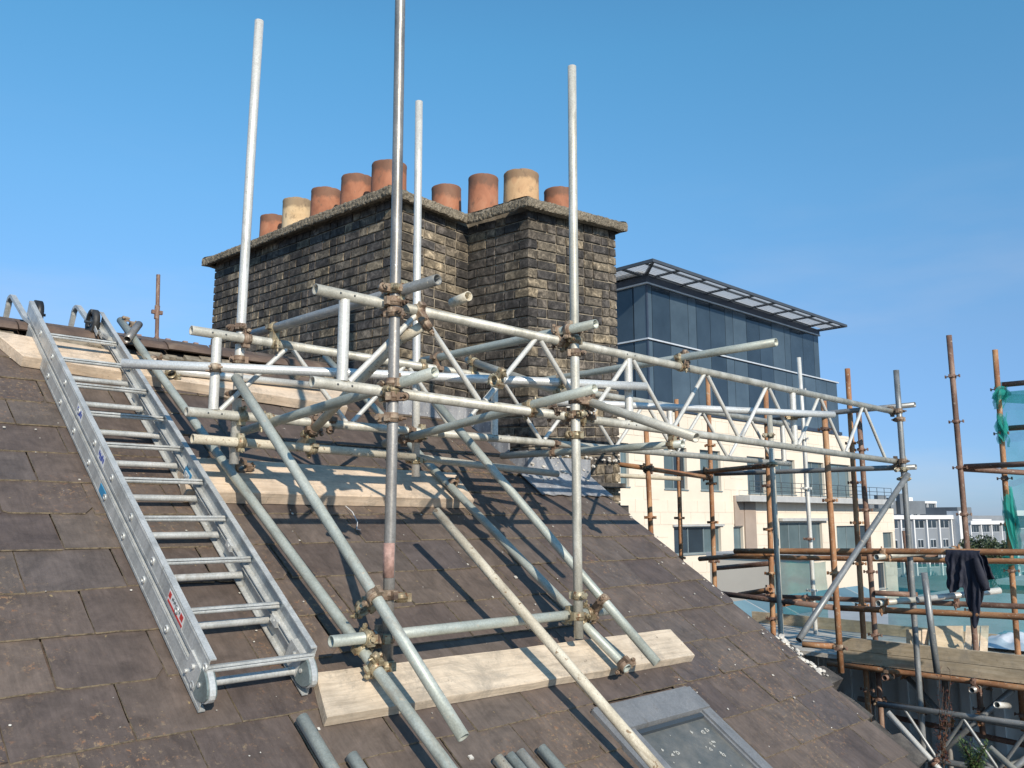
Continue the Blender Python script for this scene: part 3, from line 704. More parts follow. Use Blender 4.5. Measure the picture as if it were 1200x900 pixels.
# cap: rough cast concrete slab following the stepped plan, worn edges
def cap():
    ov = .10
    poly = [(CU0 - ov, CV2 + ov), (CU0 - ov, CV1 - ov), (CU1 - ov, CV1 - ov), (CU1 - ov, CV0 - ov), (CU2 + ov * .4, CV0 - ov), (CU2 + ov * .4, CV2 + ov)]
    pts = []
    for i in range(len(poly)):
        a_, b_ = Vector(poly[i]), Vector(poly[(i + 1) % len(poly)]); n_ = max(2, int((b_ - a_).length / .013))
        vis_edge = i < 4
        if not vis_edge: n_ = max(2, int((b_ - a_).length / .08))
        for k in range(n_): pts.append(a_.lerp(b_, k / n_))
    cx, cy = 4.9, 6.4
    rings = []
    prof = [(-.085, 0.0), (-.006, 0.0), (0, .010), (0, .026), (0, .042), (0, .058), (-.004, .072), (-.016, .080), (-.05, .088), (-.25, .115)]
    N_ = len(pts)
    # outward normals in plan
    nrm = []
    for i in range(N_):
        d = (pts[(i + 1) % N_] - pts[i - 1]).normalized(); nrm.append(Vector((-d.y, d.x)) * -1)
    for i in range(N_):
        if nrm[i].dot(pts[i] - Vector((cx, cy))) < -0.9: nrm[i] = nrm[i]
    sgn = 1 if nrm[10].x < 0 else -1
    mb = MB(); allv = []
    for (inn, zz) in prof:
        for i in range(N_):
            q = pts[i] + nrm[i] * sgn * inn if inn > -.06 else Vector((cx, cy)).lerp(pts[i], 1 + inn * .45)
            P_ = W(q.x, q.y, ZT - .022 + zz + warp(max(CU0, min(CU2, pts[i].x)), max(CV0, pts[i].y)))
            rough = .011 if -.06 < inn else .007
            nn = noise.noise(P_ * 42) * .7 + noise.noise(P_ * 95) * .6 + noise.noise(P_ * 9) * .5
            nz2 = noise.noise(P_ * 48 + Vector((7, 1, 9))) + .6 * noise.noise(P_ * 8)
            o3 = (uV * nrm[i].x + vV * nrm[i].y) * sgn
            allv.append(P_ + o3 * (nn * rough) + zV * (nz2 * rough * .8))
    fs = []
    for k in range(len(prof) - 1):
        for i in range(N_):
            j = (i + 1) % N_; fs.append((k * N_ + i, k * N_ + j, (k + 1) * N_ + j, (k + 1) * N_ + i))
    mb.add(allv, fs)
    # flat inner top and underside
    iz = ZT + .098
    for (a0, a1, b0, b1) in ((CU0 + .10, CU2 - .2, CV1 + .10, CV2 - .1), (CU1 + .10, CU2 - .21, CV0 + .11, CV1 + .10)):
        mb.add([W(a_, b_, iz + warp(a_, b_)) for a_, b_ in ((a0, b0), (a1, b0), (a1, b1), (a0, b1))], [(0, 1, 2, 3)])
    mb.build('cap', 'roughcast', chim)
cap()
# pots
def pot(U, V, ztop, dia, mat, lean=(0, 0), chip=0):
    zb = ZT + .10 + warp(U, V); H = ztop - zb; r = dia / 2; mb = MB(); seg = 40
    prof = [(r * 1.03, -.02), (r * 1.02, H * .3), (r * .99, H * .7), (r * .985, H - .03), (r * 1.0, H - .01), (r * .985, H), (r * .90, H), (r * .88, H - .02), (r * .86, H * .4), (r * .86, -.02)]
    vs = []
    for rr_, zz in prof:
        for k in range(seg):
            t = 2 * math.pi * k / seg; w = 1 + .012 * noise.noise(Vector((math.cos(t) * 1.5, math.sin(t) * 1.5, zz * 3 + U * 9)))
            ch = -.012 * max(0, noise.noise(Vector((math.cos(t) * 3, math.sin(t) * 3, U * 7)))) * (zz > H - .025)
            vs.append(Vector((rr_ * w * math.cos(t), rr_ * w * math.sin(t), zz + ch)))
    fs = []
    for q in range(len(prof) - 1):
        for k in range(seg): j = (k + 1) % seg; fs.append((q * seg + k, q * seg + j, (q + 1) * seg + j, (q + 1) * seg + k))
    mb.add(vs, fs, 0, True)
    M = Matrix.Translation(W(U, V, zb)) @ Matrix.Rotation(lean[0], 4, 'X') @ Matrix.Rotation(lean[1], 4, 'Y')
    for v_ in range(len(mb.v)): mb.v[v_] = M @ mb.v[v_]
    o = mb.build('chimney_pot', mat, chim, M)
    return o
for (x, y, U, w, mat, lab) in ((321, 250, 4.30, .285, 'terracotta', None), (349.5, 231, 4.30, .30, 'buff_clay', 'cream buff clay chimney pot, second from the left'), (382.5, 219, 4.30, .30, 'terracotta', None),
                               (418, 203.5, 4.30, .305, 'terracotta', None), (456, 188.5, 4.30, .32, 'terracotta', 'tallest terracotta chimney pot at the near left corner')):
    p = onU(x, y, U); u_, v_, z_ = uvz(p); z_ *= .984; o = pot(u_, v_, z_, w, mat, (R.uniform(-.02, .02), R.uniform(-.02, .02)))
    if lab: o['label'] = lab
for (x, y, d, w, mat, lab) in ((524.5, 215.5, 8.3, .305, 'terracotta', None), (566, 203.5, 8.0, .30, 'terracotta', None), (610.5, 199, 7.4, .325, 'terracotta_buff', 'blotched orange and buff chimney pot above the front corner'), (656, 219, 7.7, .30, 'terracotta', None)):
    p = onD(x, y, d); u_, v_, z_ = uvz(p); z_ *= .984; o = pot(u_, v_, z_, w, mat, (R.uniform(-.02, .02), R.uniform(-.02, .02)))
    if lab: o['label'] = lab
mb = MB()
for i in range(60):
    a_ = R.random(); U, V = (R.uniform(4.0, 4.2), R.uniform(5.5, 8.2)) if a_ < .5 else (R.uniform(4.75, 5.5), R.uniform(4.8, 5.0))
    lump(mb, W(U, V, ZT + .11 + warp(U, V)), R.uniform(.02, .05), i + 70)
mb.build('flaunching', 'roughcast', chim, kind='stuff')

# ------------------------------------------------------------------ the scaffold over the roof
scaf = empty('roof_scaffold', W(2.17, 3.0, -0.63), 'silver tube scaffold standing over the slate roof in front of the chimney', 'scaffold')
TUBES = []
def T(name, a, b, mat, lab=None, band=None, auto=True, par=None, lst=None, seg=16):
    a = W(*a) if isinstance(a, tuple) else a; b = W(*b) if isinstance(b, tuple) else b
    o = tube_obj(name, a, b, mat, par or scaf, label=lab, band=band, seg=seg)
    if auto: (TUBES if lst is None else lst).append((name, a, b))
    return o
VF, VB = 3.055, 4.055                          # planes of the two lattice beams
T('standard', (2.17, 2.995, -.63), (2.158, 2.995, 2.95), 'dull_steel', 'dark worn upright tube, nearest to the camera', (0.105, 0.145, 'red_paint'))
T('standard', (3.347, 2.985, -.612), (3.346, 2.985, 2.50), 'galvanised_pale', 'pale upright tube standing right of centre')
T('standard', (2.00, 4.112, .262), (2.02, 4.112, 2.71), 'galvanised_white', 'whitish upright tube at the back left corner')
T('standard', (3.16, 4.112, .235), (3.135, 4.112, 2.63), 'galvanised_white', 'thin whitish upright tube at the back, in front of the recess of the chimney')
T('standard', (7.62, 2.995, -2.9), (7.60, 2.995, 1.275), 'grey_steel', 'grey upright tube at the far right end of the lattice beam')
T('standard', (6.955, 3.86, -3.4), (6.99, 3.90, .90), 'galvanised_pale')

def lattice(U0, U1, V, zt0, zt1, zb0, zb1, posts, lab, u_first, mat='galvanised_pale', lacing='galvanised_white'):
    mb = MB(); zt = lambda U: zt0 + (zt1 - zt0) * (U - U0) / (U1 - U0); zb = lambda U: zb0 + (zb1 - zb0) * (U - U0) / (U1 - U0)
    for f in (zt, zb):
        mb.tube(W(U0, V, f(U0)), W(U1, V, f(U1)), TR, 18, False, 0, None, .0202)
    bx = mb.build('lattice_beam', mat, scaf, frame(W((U0 + U1) / 2, V, zt0), uV, zV), lab)
    for U in posts:
        m = MB(); m.tube(W(U, V, zb(U) + .02), W(U, V, zt(U) - .02), TR, 14)
        m.build('post', lacing, bx, zframe(W(U, V, (zt(U) + zb(U)) / 2), zV))
        m = MB()
        for f in (zt, zb):
            for s_ in (-.035, .035): m.ring(W(U + s_, V - TR, f(U)), vV, 0.001, .0045, .003, 8)
        m.build('drain_hole', 'dark_frame', bx)
    k = 0; U = u_first
    while U + .38 < U1 - .02:
        for (a_, b_) in (((U + .02, 0), (U + .37, 1)), ((U + .41, 1), (U + .757, 0))):
            if b_[0] > U1 or a_[0] > U1: continue
            pa = W(a_[0], V, (zt(a_[0]) - .02) if a_[1] else zb(a_[0]) + .02); pb = W(b_[0], V, (zt(b_[0]) - .02) if b_[1] else zb(b_[0]) + .02)
            m = MB(); m.tube(pa, pb, .0135, 10); m.build('lacing', lacing, bx, zframe((pa + pb) / 2, pb - pa))
        U += .777
    TUBES.append(('chord', W(U0, V, zt(U0)), W(U1, V, zt(U1)))); TUBES.append(('chord', W(U0, V, zb(U0)), W(U1, V, zb(U1))))
    return bx
lattice(1.806, 7.74, VF, .935, .912, .545, .472, (1.95, 3.885, 5.82), 'long lattice beam nearest to the camera, running right over the roof edge', 1.965)
lattice(1.715, 7.60, VB, .905, .875, .502, .495, (1.85, 3.75, 5.68, 7.5), 'long lattice beam at the back, its left end before the brick stack', 1.865)

T('transom', (2.208, 2.745, .992), (2.15, 4.45, .985), 'grey_steel')
T('transom', (3.30, 2.80, .982), (3.26, 4.35, .965), 'galvanised_green')
T('transom', (4.415, 2.40, .985), (4.40, 4.72, .972), 'galvanised_green', 'cross tube sticking out far to the right in front of the glass building')
T('transom', (2.200, 2.745, .593), (2.14, 4.35, .450), 'galvanised_green')
T('transom', (3.085, 2.63, .603), (3.06, 4.30, .440), 'galvanised_green')
T('transom', (7.80, 2.93, .98), (7.78, 4.60, .965), 'grey_steel')
T('transom', (7.72, 2.93, .425), (7.70, 4.95, .435), 'grey_steel')
T('transom', (4.30, 2.98, .43), (4.33, 4.6, .44), 'galvanised_green')
T('stub_tube', W(*[float(q) for q in uvz(onV(530, 355, 3.16))]), onV(549, 347, 3.02), 'cement_tube')
T('stub_tube', onV(470, 398, 3.08), onV(501, 378, 2.99), 'cement_tube')
# long ledgers and braces
T('plan_brace', onZ(143, 426, .735), onZ(757, 453, .735), 'galvanised_bright', 'bright level tube crossing from above the ladder to the middle of the scaffold')
T('plan_brace', onZ(640, 470.5, .735), onZ(977, 486, .735), 'galvanised_bright', 'bright level tube ending at the far post of the front beam')
T('brace', onD(548, 422, 5.42), onD(816, 513, 3.98), 'galvanised_pale', 'sloping tube with its open end pointing at the camera')
T('ledger', (2.05, 5.32, .905), (3.24, 5.32, .925), 'galvanised_white')
T('ledger', (1.935, 3.055, -.497), (3.67, 3.045, -.502), 'galvanised_green', 'low level tube just above the bottom scaffold board')
T('ledger', (1.752, 4.055, .372), (3.10, 4.055, .348), 'cement_tube')
T('ledger', (3.12, 4.18, .36), (4.50, 4.20, .30), 'galvanised_pale', auto=False)
# raking tubes
T('rafter_tube', RF(1.985, 5.90, .115), RF(2.155, 2.15, .10), 'galvanised_green', 'long greenish tube lying up the slope right of the ladder')
T('rafter_tube', onR(381, 418, .115), RF(3.487, 2.843, .10), 'galvanised_green', 'long greenish tube lying up the slope in the middle, ending in a coupler')
T('raker', (1.932, 4.0, .688), (2.163, 2.50, -.805), 'galvanised_green', 'raking tube dropping from the back left corner past the near upright')
T('raker', W(*uvz(onV(508, 468, 4.0))), onR(770, 777, .2), 'galvanised_green', 'raking tube dropping past the right upright')
T('knee_brace', W(*uvz(onV(1064, 556, 2.94))), onU(936, 750, 6.0), 'grey_steel', 'diagonal grey tube below the far end of the beam')
T('cross_brace', W(*uvz(onV(352, 520, 4.2))), W(*uvz(onV(470, 395, 3.15))), 'cement_tube')
# leftovers clamped near the ridge
T('stub_tube', onR(149, 398, .17), onR(163, 380, .20), 'dull_steel', auto=False)

def autocouple(lst, parent, mats=None, skip=()):
    n_ = 0
    for i in range(len(lst)):
        for j in range(i + 1, len(lst)):
            n1, a0, a1 = lst[i]; n2, b0, b1 = lst[j]
            c = closest(a0, a1, b0, b1)
            if not c: continue
            d = (c[0] - c[1]).length
            if d > .105: continue
            da = (a1 - a0).normalized(); db = (b1 - b0).normalized()
            if abs(da.dot(db)) > .97: continue
            coupler(c[0], da, c[1], db, parent, R.choice(mats) if mats else None); n_ += 1
    return n_
print('couplers', autocouple(TUBES, scaf))
def side_coupler(p, d, ang=0, par=None, mat=None):
    ax = d.orthogonal().normalized(); ax = Matrix.Rotation(ang, 3, d) @ ax
    coupler(p, d, p + ax * .054, (d.cross(ax) + d * .4).normalized(), par or scaf, mat, single=True)
P1 = lambda z: W(2.165, 2.995, z)
for p, d, a_ in ((P1(.885), zV, 0.4), (P1(.42), zV, 2.0), (P1(.51), zV, -1.0), (P1(.99), zV, 3.0), (W(3.347, 2.985, .86), zV, 1), (W(3.347, 2.985, .42), zV, 3), (W(3.347, 2.985, .53), zV, 4.4),
                 (W(3.347, 2.985, -.40), zV, .3), (P1(-.50), zV, 2.6), (W(2.0, 4.112, .80), zV, 1.2), (W(2.0, 4.112, .97), zV, 2.2), (W(2.0, 4.112, .62), zV, 5.0), (W(3.16, 4.112, .47), zV, 1.2), (W(3.16, 4.112, .33), zV, 3.2),
                 (RF(3.489, 2.865, .10), (RF(3.487, 2.843, .10) - RF(3.5, 3.3, .10)).normalized(), 2.2), (RF(2.01, 5.86, .115), UP, 1.0), (RF(2.03, 5.40, .115), UP, 2.5), (RF(3.54, 4.28, .105), UP, 2.0), (RF(2.12, 3.06, .10), UP, 5.3),
                 (onR(200, 437, .12), UP, 1.5), (W(3.25, VF, .54), uV, .7), (W(3.50, VF, .54), uV, 2.7), (W(2.75, 2.96, .64), uV, 1.7), (W(7.61, 2.995, .84), zV, 1), (W(7.61, 2.995, .40), zV, 2), (W(7.61, 2.995, .32), zV, 4),
                 (W(6.985, 3.895, .72), zV, 2), (W(6.98, 3.89, .46), zV, 1), (W(5.82, VF, .72), zV, 2.4), (W(3.885, VF, .745), zV, 2.4), (W(1.85, VB, .73), zV, 4.2), (onR(425, 712, .26), UP, 1.0), (onR(470, 700, .26), zV, 1.0),
                 (W(4.41, VF - .02, .955), uV, 1.2), (W(2.52, VB, .52), uV, 4.0), (onR(283, 547, .11), UP, 1.0)):
    side_coupler(p, d, a_)
side_coupler(W(7.62, 2.995, -1.60), zV, 1)

# ------------------------------------------------------------------ loose tubes and boards on the roof
def loose(a, b, mat, lab, group=None, name='scaffold_tube'):
    o = tube_obj(name, a, b, mat, None); return tag(o, lab, 'tube', group)
loose(onR(511, 599, .35), onR(790, 923, .145), 'cement_tube', 'cream cement-spattered tube leaning on the low level tube, beside the roof window', 'tubes lying loose on the roof')
loose(RF(1.745, 2.96, .045), RF(1.765, 2.1, .045), 'galvanised_green', 'short tube end by itself left of the bottom board, at the lower frame edge', 'tubes lying loose on the roof')
for (x, y, dz, lab, m_) in ((412, 886, .0, 'tube end just showing at the lower frame edge below the long greenish rafter tube', 'galvanised_green'), (583, 889, .0, 'leftmost of the bundled tube ends at the lower frame edge', 'cement_tube'),
                      (597, 886, .0, 'second tube end from the left in the bundle at the lower frame edge', 'galvanised_green'), (609, 882, .005, 'third tube end from the left in the bundle at the lower frame edge', 'galvanised_pale'), (634, 877, .0, 'tube end lying just right of the bundle at the lower frame edge', 'galvanised_green')):
    p = onR(x, y, .042 + dz); u_, v_, z_ = uvz(p); h = .042 + dz
    loose(p, RF(u_ + .03, v_ - h * sP - .75, h), m_, lab, 'tubes lying loose on the roof')
def board(cs, h0, h1, lab, mat='timber_board', name='scaffold_board'):
    o = slab(name, [RF(c[0], c[1] + h1 * sP) for c in cs], h0, h1, mat, None, NR, 24, .0022); return tag(o, lab, 'board', 'scaffold boards laid on the slates')
b1 = board([(1.842, 2.915), (4.215, 2.88), (4.245, 3.065), (1.905, 3.11)], .016, .062, 'worn pale scaffold board with sunlit face, lowest on the roof')
b2 = board([(1.80, 4.19), (3.68, 4.165), (3.75, 4.44), (1.86, 4.475)], .018, .085, 'clean new timber board across the middle of the roof, under the back uprights', 'timber_new')
b3 = board([(1.31, 5.36), (3.35, 5.16), (3.45, 5.40), (1.20, 5.62)], .018, .085, 'dusty board just below the ridge, passing under the ladder', 'timber_new')
mb = MB(); mb.path([onR(405, 593, .03), onR(413, 600, .05), onR(419, 612, .03), onR(418, 620, .04), onR(422, 621, .02)], .0025, 6)
tag(mb.build('wire', 'white_cable'), 'bit of thin white wire lying on the slates below the middle board', 'wire')

# ------------------------------------------------------------------ ladder
lad = empty('ladder', RF(1.63, 3.02, .0), 'double aluminium roof ladder with wheels and ridge hooks, lying up the slates at the left', 'ladder')
def LV(S): return S * cP
def rail(Uo, sgn, h0, h1, S0, S1, name='rail'):
    # channel: web on the outside (sgn -1 = web on the low-U side), flanges turned in
    w, t = .026, .004; m = MB()
    a_, b_ = (Uo, Uo + w) if sgn < 0 else (Uo - w, Uo)
    def bx(U0, U1, g0, g1): m.box8([RF(U0, LV(S0), g0), RF(U1, LV(S0), g0), RF(U1, LV(S1), g0), RF(U0, LV(S1), g0), RF(U0, LV(S0), g1), RF(U1, LV(S0), g1), RF(U1, LV(S1), g1), RF(U0, LV(S1), g1)])
    web = (Uo, Uo + t) if sgn < 0 else (Uo - t, Uo)
    bx(web[0], web[1], h0 + t, h1 - t); bx(a_, b_, h0, h0 + t * .96); bx(a_, b_, h1 - t * .96, h1)
    # rib pressed along the web
    q = (Uo - .0015, Uo - .0002) if sgn < 0 else (Uo + .0002, Uo + .0015)
    bx(q[0], q[1], h0 + .006, h0 + .012); bx(q[0], q[1], h1 - .012, h1 - .006)
    return m.build(name, 'aluminium', lad, frame(RF(Uo, LV((S0 + S1) / 2), (h0 + h1) / 2), UP, NR))
UL, UR = 1.405, 1.848
rail(UL, -1, .018, .086, 3.70, 6.90); rail(UR, 1, .018, .086, 3.70, 6.90)
rail(UL + .004, -1, .098, .166, 3.72, 7.00); rail(UR - .004, 1, .098, .166, 3.72, 7.00)
def rung(S, h, r, flat):
    m = MB(); a_ = RF(UL + .003, LV(S), h); b_ = RF(UR - .003, LV(S), h)
    if flat:
        c = (a_ + b_) / 2; m.obox(c, uV, zV.cross(uV).normalized(), zV, (b_ - a_).length / 2, .016, .0045); m.tube(a_ - zV * .012, b_ - zV * .012, .010, 12)
    else: m.tube(a_, b_, r, 18)
    o = m.build('rung', 'aluminium', lad, frame((a_ + b_) / 2, uV, zV)); return o
for k in range(10):
    rung(3.786 + .312 * k, .052, .0155, False)
    rung(3.736 + .320 * k, .134, .0135, True)
m = MB()
for k in range(10):
    for S, h, U in ((3.786 + .312 * k, .052, UL), (3.736 + .320 * k, .134, UL + .004)):
        p = RF(U - .001, LV(S), h); m.ring(p, uV, .008, .0155, .010, 16); m.tube(p + uV * .001, p + uV * .002, .009, 12)
m.build('rivet', 'aluminium', lad, kind='stuff')
# feet: dark rounded castings with bright plate
for U, lab in ((UL + .016, None), (UR - .018, None)):
    m = MB(); n_ = 20
    ctr = RF(U, LV(3.735), .082)
    def oval(mm, sc, hw, x0=-1.0):
        prof = []
        for i in range(n_):
            t = 2 * math.pi * i / n_; x = math.cos(t); y = math.sin(t)
            prof.append((x * (.060 if x > 0 else .078) * sc, y * .062 * sc * (1 - .25 * max(0, -x))))
        vs = []
        for sx in (-hw, hw): vs += [ctr + uV * sx + UP * a_ + NR * b_ for a_, b_ in prof]
        mm.add(vs, [tuple(range(n_)), tuple(reversed(range(n_, 2 * n_)))] + [((i + 1) % n_, i, n_ + i, n_ + (i + 1) % n_) for i in range(n_)])
    oval(m, .93, .019)
    ft = m.build('foot', 'grey_plastic', lad, frame(ctr, uV, NR))
    m = MB(); oval(m, 1.04, .011); m.obox(ctr + UP * .075, UP, uV, NR, .055, .0205, .048)
    m.tube(ctr - uV * .024, ctr + uV * .024, .009, 10); m.tube(ctr + UP * .075 + NR * .02 - uV * .03, ctr + UP * .075 + NR * .02 + uV * .03, .010, 6)
    m.tube(ctr + UP * .11 - NR * .03 - uV * .03, ctr + UP * .11 - NR * .03 + uV * .03, .008, 6)
    m.build('foot_plate', 'aluminium', ft, frame(ctr, uV, NR))
# slide catches between the sections
for U, S in ((UR - .03, 6.1), (UR - .03, 5.15), (UR - .03, 4.55), (UR - .03, 4.02), (UL + .03, 6.86), (UR - .03, 6.86)):
    m = MB(); p = RF(U, LV(S), .093); m.obox(p, UP, uV, NR, .028, .008, .016); m.tube(p - uV * .01, p + uV * .02, .008, 8); m.build('catch', 'galvanised_bright', lad)
# stickers
def sticker(S0, S1, g0, g1, mat, U, name='sticker', lab=None):
    m = MB(); m.box8([RF(U - .0022, LV(S0), g0), RF(U - .0016, LV(S0), g0), RF(U - .0016, LV(S1), g0), RF(U - .0022, LV(S1), g0), RF(U - .0022, LV(S0), g1), RF(U - .0016, LV(S0), g1), RF(U - .0016, LV(S1), g1), RF(U - .0022, LV(S1), g1)])
    return m.build(name, mat, lad, None, lab)
st1 = sticker(3.98, 4.16, .112, .152, 'sticker_white', UL + .004, lab='white and red warning sticker low on the left rail')
for (a_, b_, c_, d_) in ((3.985, 4.155, .113, .124), (4.13, 4.155, .126, .150), (3.99, 4.02, .126, .150)): 
    m = MB(); m.obox(RF(UL + .0012, LV((a_ + b_) / 2), (c_ + d_) / 2), UP, uV, NR, (b_ - a_) / 2, .0003, (d_ - c_) / 2); m.build('print', 'sticker_red', st1)
m = MB()
for k in range(9): m.obox(RF(UL + .0012, LV(4.03 + k * .0105), .139 + .003 * (k % 2)), UP, uV, NR, .0032, .0003, .006)
m.build('print', 'dark_frame', st1)
for S in (5.64, 5.20):
    st_ = sticker(S - .055, S + .055, .110, .154, 'sticker_white', UL + .004, lab='small blue and white sticker on the left rail')
    m = MB()
    for k in range(5): m.obox(RF(UL + .0012, LV(S - .036 + k * .018), .132 + .004 * math.sin(k * 2)), UP, uV, NR, .007, .0003, .012 + .003 * (k % 2))
    m.build('print', 'sticker_blue', st_)
for U, S, hh in ((UL - .001, 5.08, .052), (UR - .031, 5.15, .10)):
    m = MB(); m.obox(RF(U, LV(S), hh), UP, uV, NR, .045, .0016, .020); m.build('tape', 'tape_blue', lad)
# ridge hooks and wheels
for U in (UL + .02, UR - .02):
    pts = []
    ctrl = [RF(U, LV(6.72), .12), W(U, 5.86, zr + .10), W(U, 6.16, zr + .275)]
    arc = [W(U, 6.235 + .065 * math.sin(t), zr + .262 + .045 * math.cos(t) - .0) for t in (-.9, -.4, .1, .6, 1.1, 1.6)]
    pts = ctrl[:2] + arc + [W(U, 6.42, zr + .03), W(U, 6.47, zr - .10)]
    m = MB()
    for i in range(len(pts) - 1):
        d = (pts[i + 1] - pts[i]); c = (pts[i + 1] + pts[i]) / 2; x = d.normalized(); m.obox(c, x, uV, x.cross(uV), d.length / 2 + .004, .016, .011)
    hk = m.build('ridge_hook', 'aluminium', lad)
for U, (x, y) in ((UL + .055, (43, 368)), (UR - .065, (108.5, 378))):
    p = onU(x, y, U + .015); m = MB()
    m.ring(p, uV, .058, .086, .038, 28); m.ring(p, uV, .055, .060, .030, 24)
    whl = m.build('wheel', 'rubber', lad, frame(p, uV, zV))
    m = MB(); m.tube(p - uV * .012, p + uV * .012, .024, 14); m.tube(p - uV * .05, p + uV * .05, .009, 10)
    for k in range(6):
        t = k * math.pi / 3; d = vV * math.cos(t) + zV * math.sin(t); m.obox(p + d * .04, d, uV, d.cross(uV), .02, .008, .005)
    m.build('hub', 'dark_frame', whl, frame(p, uV, zV))
    m = MB(); q = RF(U, LV(6.84), .10); m.obox((p + q) / 2, (p - q).normalized(), uV, (p - q).normalized().cross(uV), (p - q).length / 2, .003, .014); m.build('bracket', 'aluminium', whl)

# ------------------------------------------------------------------ rusty scaffold along the neighbouring building
rus = empty('rusty_scaffold', W(6.72, 3.24, -1.1), 'rusty orange tube scaffold beyond the roof edge with walkway and guard rails', 'scaffold')
RT_ = []
def collar(p, par, mat):
    m = MB(); m.ring(p, zV, .0235, .0285, .030, 10)
    for k in range(4):
        d = (uV if k % 2 == 0 else vV) * (1 if k < 2 else -1); e = zV.cross(d)
        m.obox(p + d * .042, d, e, zV, .018, .014, .0035); m.obox(p + d * .058, d, e, zV, .003, .014, .013)
    m.build('collar', mat, par, zframe(p, zV))
def ST(name, top, bot, d, mat, zc=None, pitch=.495, lab=None, extra=None, down=None):
    a = onD(*top, d) if len(top) == 2 else W(*top); b = onD(*bot, d) if len(bot) == 2 else W(*bot)
    if down is not None:
        dd = (b - a).normalized(); b = a + dd * ((down - a.z) / dd.z)
    T(name, b, a, mat, lab, par=rus, lst=RT_, seg=12)
    if zc is not None:
        z0 = onD(top[0], zc, d).z; lo = min(b.z, -1.4)
        dd = (a - b) / (a.z - b.z); z = z0
        while z > lo:
            if z < a.z - .03: collar(b + dd * (z - b.z), rus, mat if R.random() < .6 else 'rusty_brown')
            z -= pitch
ST('standard', (757, 500), (762, 605), 8.0, 'rusty_orange', 548, .46, None, down=-2.2)
ST('standard', (792.5, 468), (797, 640), 9.5, 'rusty_orange', 561, .43, down=-2.4)
ST('standard', (829, 438), (838, 690), 9.0, 'rusty_orange', 478, .40, down=-3.2)
ST('standard', (897, 453), (905, 720), 8.0, 'rusty_orange', 519, .40, 'orange upright with several collars beside a silver tube', down=-3.6)
ST('standard', (936, 419), (955, 755), 9.5, 'galvanised_white', 457, .55, 'thin pale upright among the rusty ones', down=-4.5)
ST('standard', (965, 470), (985, 775), 7.0, 'rusty_orange', 503, .58, 'thickest orange upright beside the walkway', down=-1.22)
ST('standard', (993, 432), (1010, 705), 8.0, 'rusty_orange', 519, .37, down=-3.5)
ST('standard', (1006, 480), (1026, 750), 8.0, 'rusty_brown', 527, .56, down=-3.5)
ST('standard', (1060, 622), (1073, 745), 8.2, 'rusty_brown', None, down=-1.8)
ST('standard', (1083, 671), (1092, 740), 6.6, 'grey_steel', None, down=-1.15)
ST('standard', (1112, 393), (1133, 640), 7.5, 'rusty_brown', 441, .405, 'tall weathered upright standing against the sky', down=-1.8)
ST('standard', (1166, 410), (1192, 755), 7.6, 'rusty_orange', 456, .40, 'rusty upright with teal netting tied round it', down=-1.8)
ST('standard', (1260, 380), (1294, 770), 7.4, 'rusty_orange', 456, .40, down=-1.8)
def LG(a, b, mat, lab=None, name='ledger'):
    T(name, a, b, mat, lab, par=rus, lst=RT_, seg=12)
LG((7.05, 4.35, -.318), (7.05, 1.2, -.245), 'rusty_orange', 'long level guard rail with a dark jacket hung over it')
LG((8.2, 5.2, -.43), (8.2, 1.0, -.35), 'rusty_orange')
LG((8.25, 4.6, -.365), (8.25, 3.0, -.35), 'rusty_brown')
LG((7.0, 3.40, -.752), (7.0, 1.2, -.690), 'rusty_orange', 'lower guard rail above the walkway')
LG((7.0, 4.6, -.70), (7.0, 3.40, -.752), 'rusty_brown')
LG((8.2, 5.0, -.83), (8.2, 1.2, -.72), 'rusty_brown')
LG((8.05, 2.645, .428), (8.05, 1.2, .44), 'rusty_brown', 'level rusty tube against the sky joining the two right uprights')
LG((8.05, 2.66, .41), (8.6, 2.10, .36), 'rusty_brown')
LG((8.45, 2.40, 1.17), (8.45, 1.3, 1.16), 'rusty_brown'); LG((8.45, 2.38, .775), (8.45, 1.3, .78), 'rusty_brown')
LG(onU(700, 541, 6.5), onU(762, 549, 6.5), 'rusty_orange'); LG(onU(720, 557, 7.0), onU(797, 561, 7.6), 'cement_tube')
LG(onU(757, 549, 6.46), onD(833, 560, 9.0), 'rusty_orange'); LG(onD(797, 556, 9.4), onD(905, 545, 8.0), 'rusty_orange')
LG(onU(820, 655, 7.6), onU(906, 648, 7.2), 'rusty_orange'); LG(onU(838, 666, 8.0), onU(906, 660, 7.5), 'rusty_brown'); LG(onU(866, 697, 7.6), onU(903, 691, 7.2), 'rusty_orange')
LG(onU(940, 755, 6.6), onU(985, 758, 6.75), 'rusty_orange'); LG(onU(918, 708, 7.6), onU(952, 702, 8.4), 'rusty_orange')
LG(onU(1025, 695, 7.9), onU(1075, 697, 8.1), 'rusty_brown')
# short silver tubes clamped to the rails, open ends towards the camera
LG(onU(1027, 653, 6.93), onU(1125, 643, 8.3), 'galvanised_pale', 'short silver tube under the top guard rail, open end facing', 'stub_tube')
LG(onU(1029, 707, 6.93), onU(1130, 697, 8.35), 'galvanised_pale', 'silver tube on the lower guard rail, open end facing', 'stub_tube')
LG(onU(1075, 703, 6.9), onU(1172, 692, 7.4), 'galvanised_white', None, 'stub_tube')
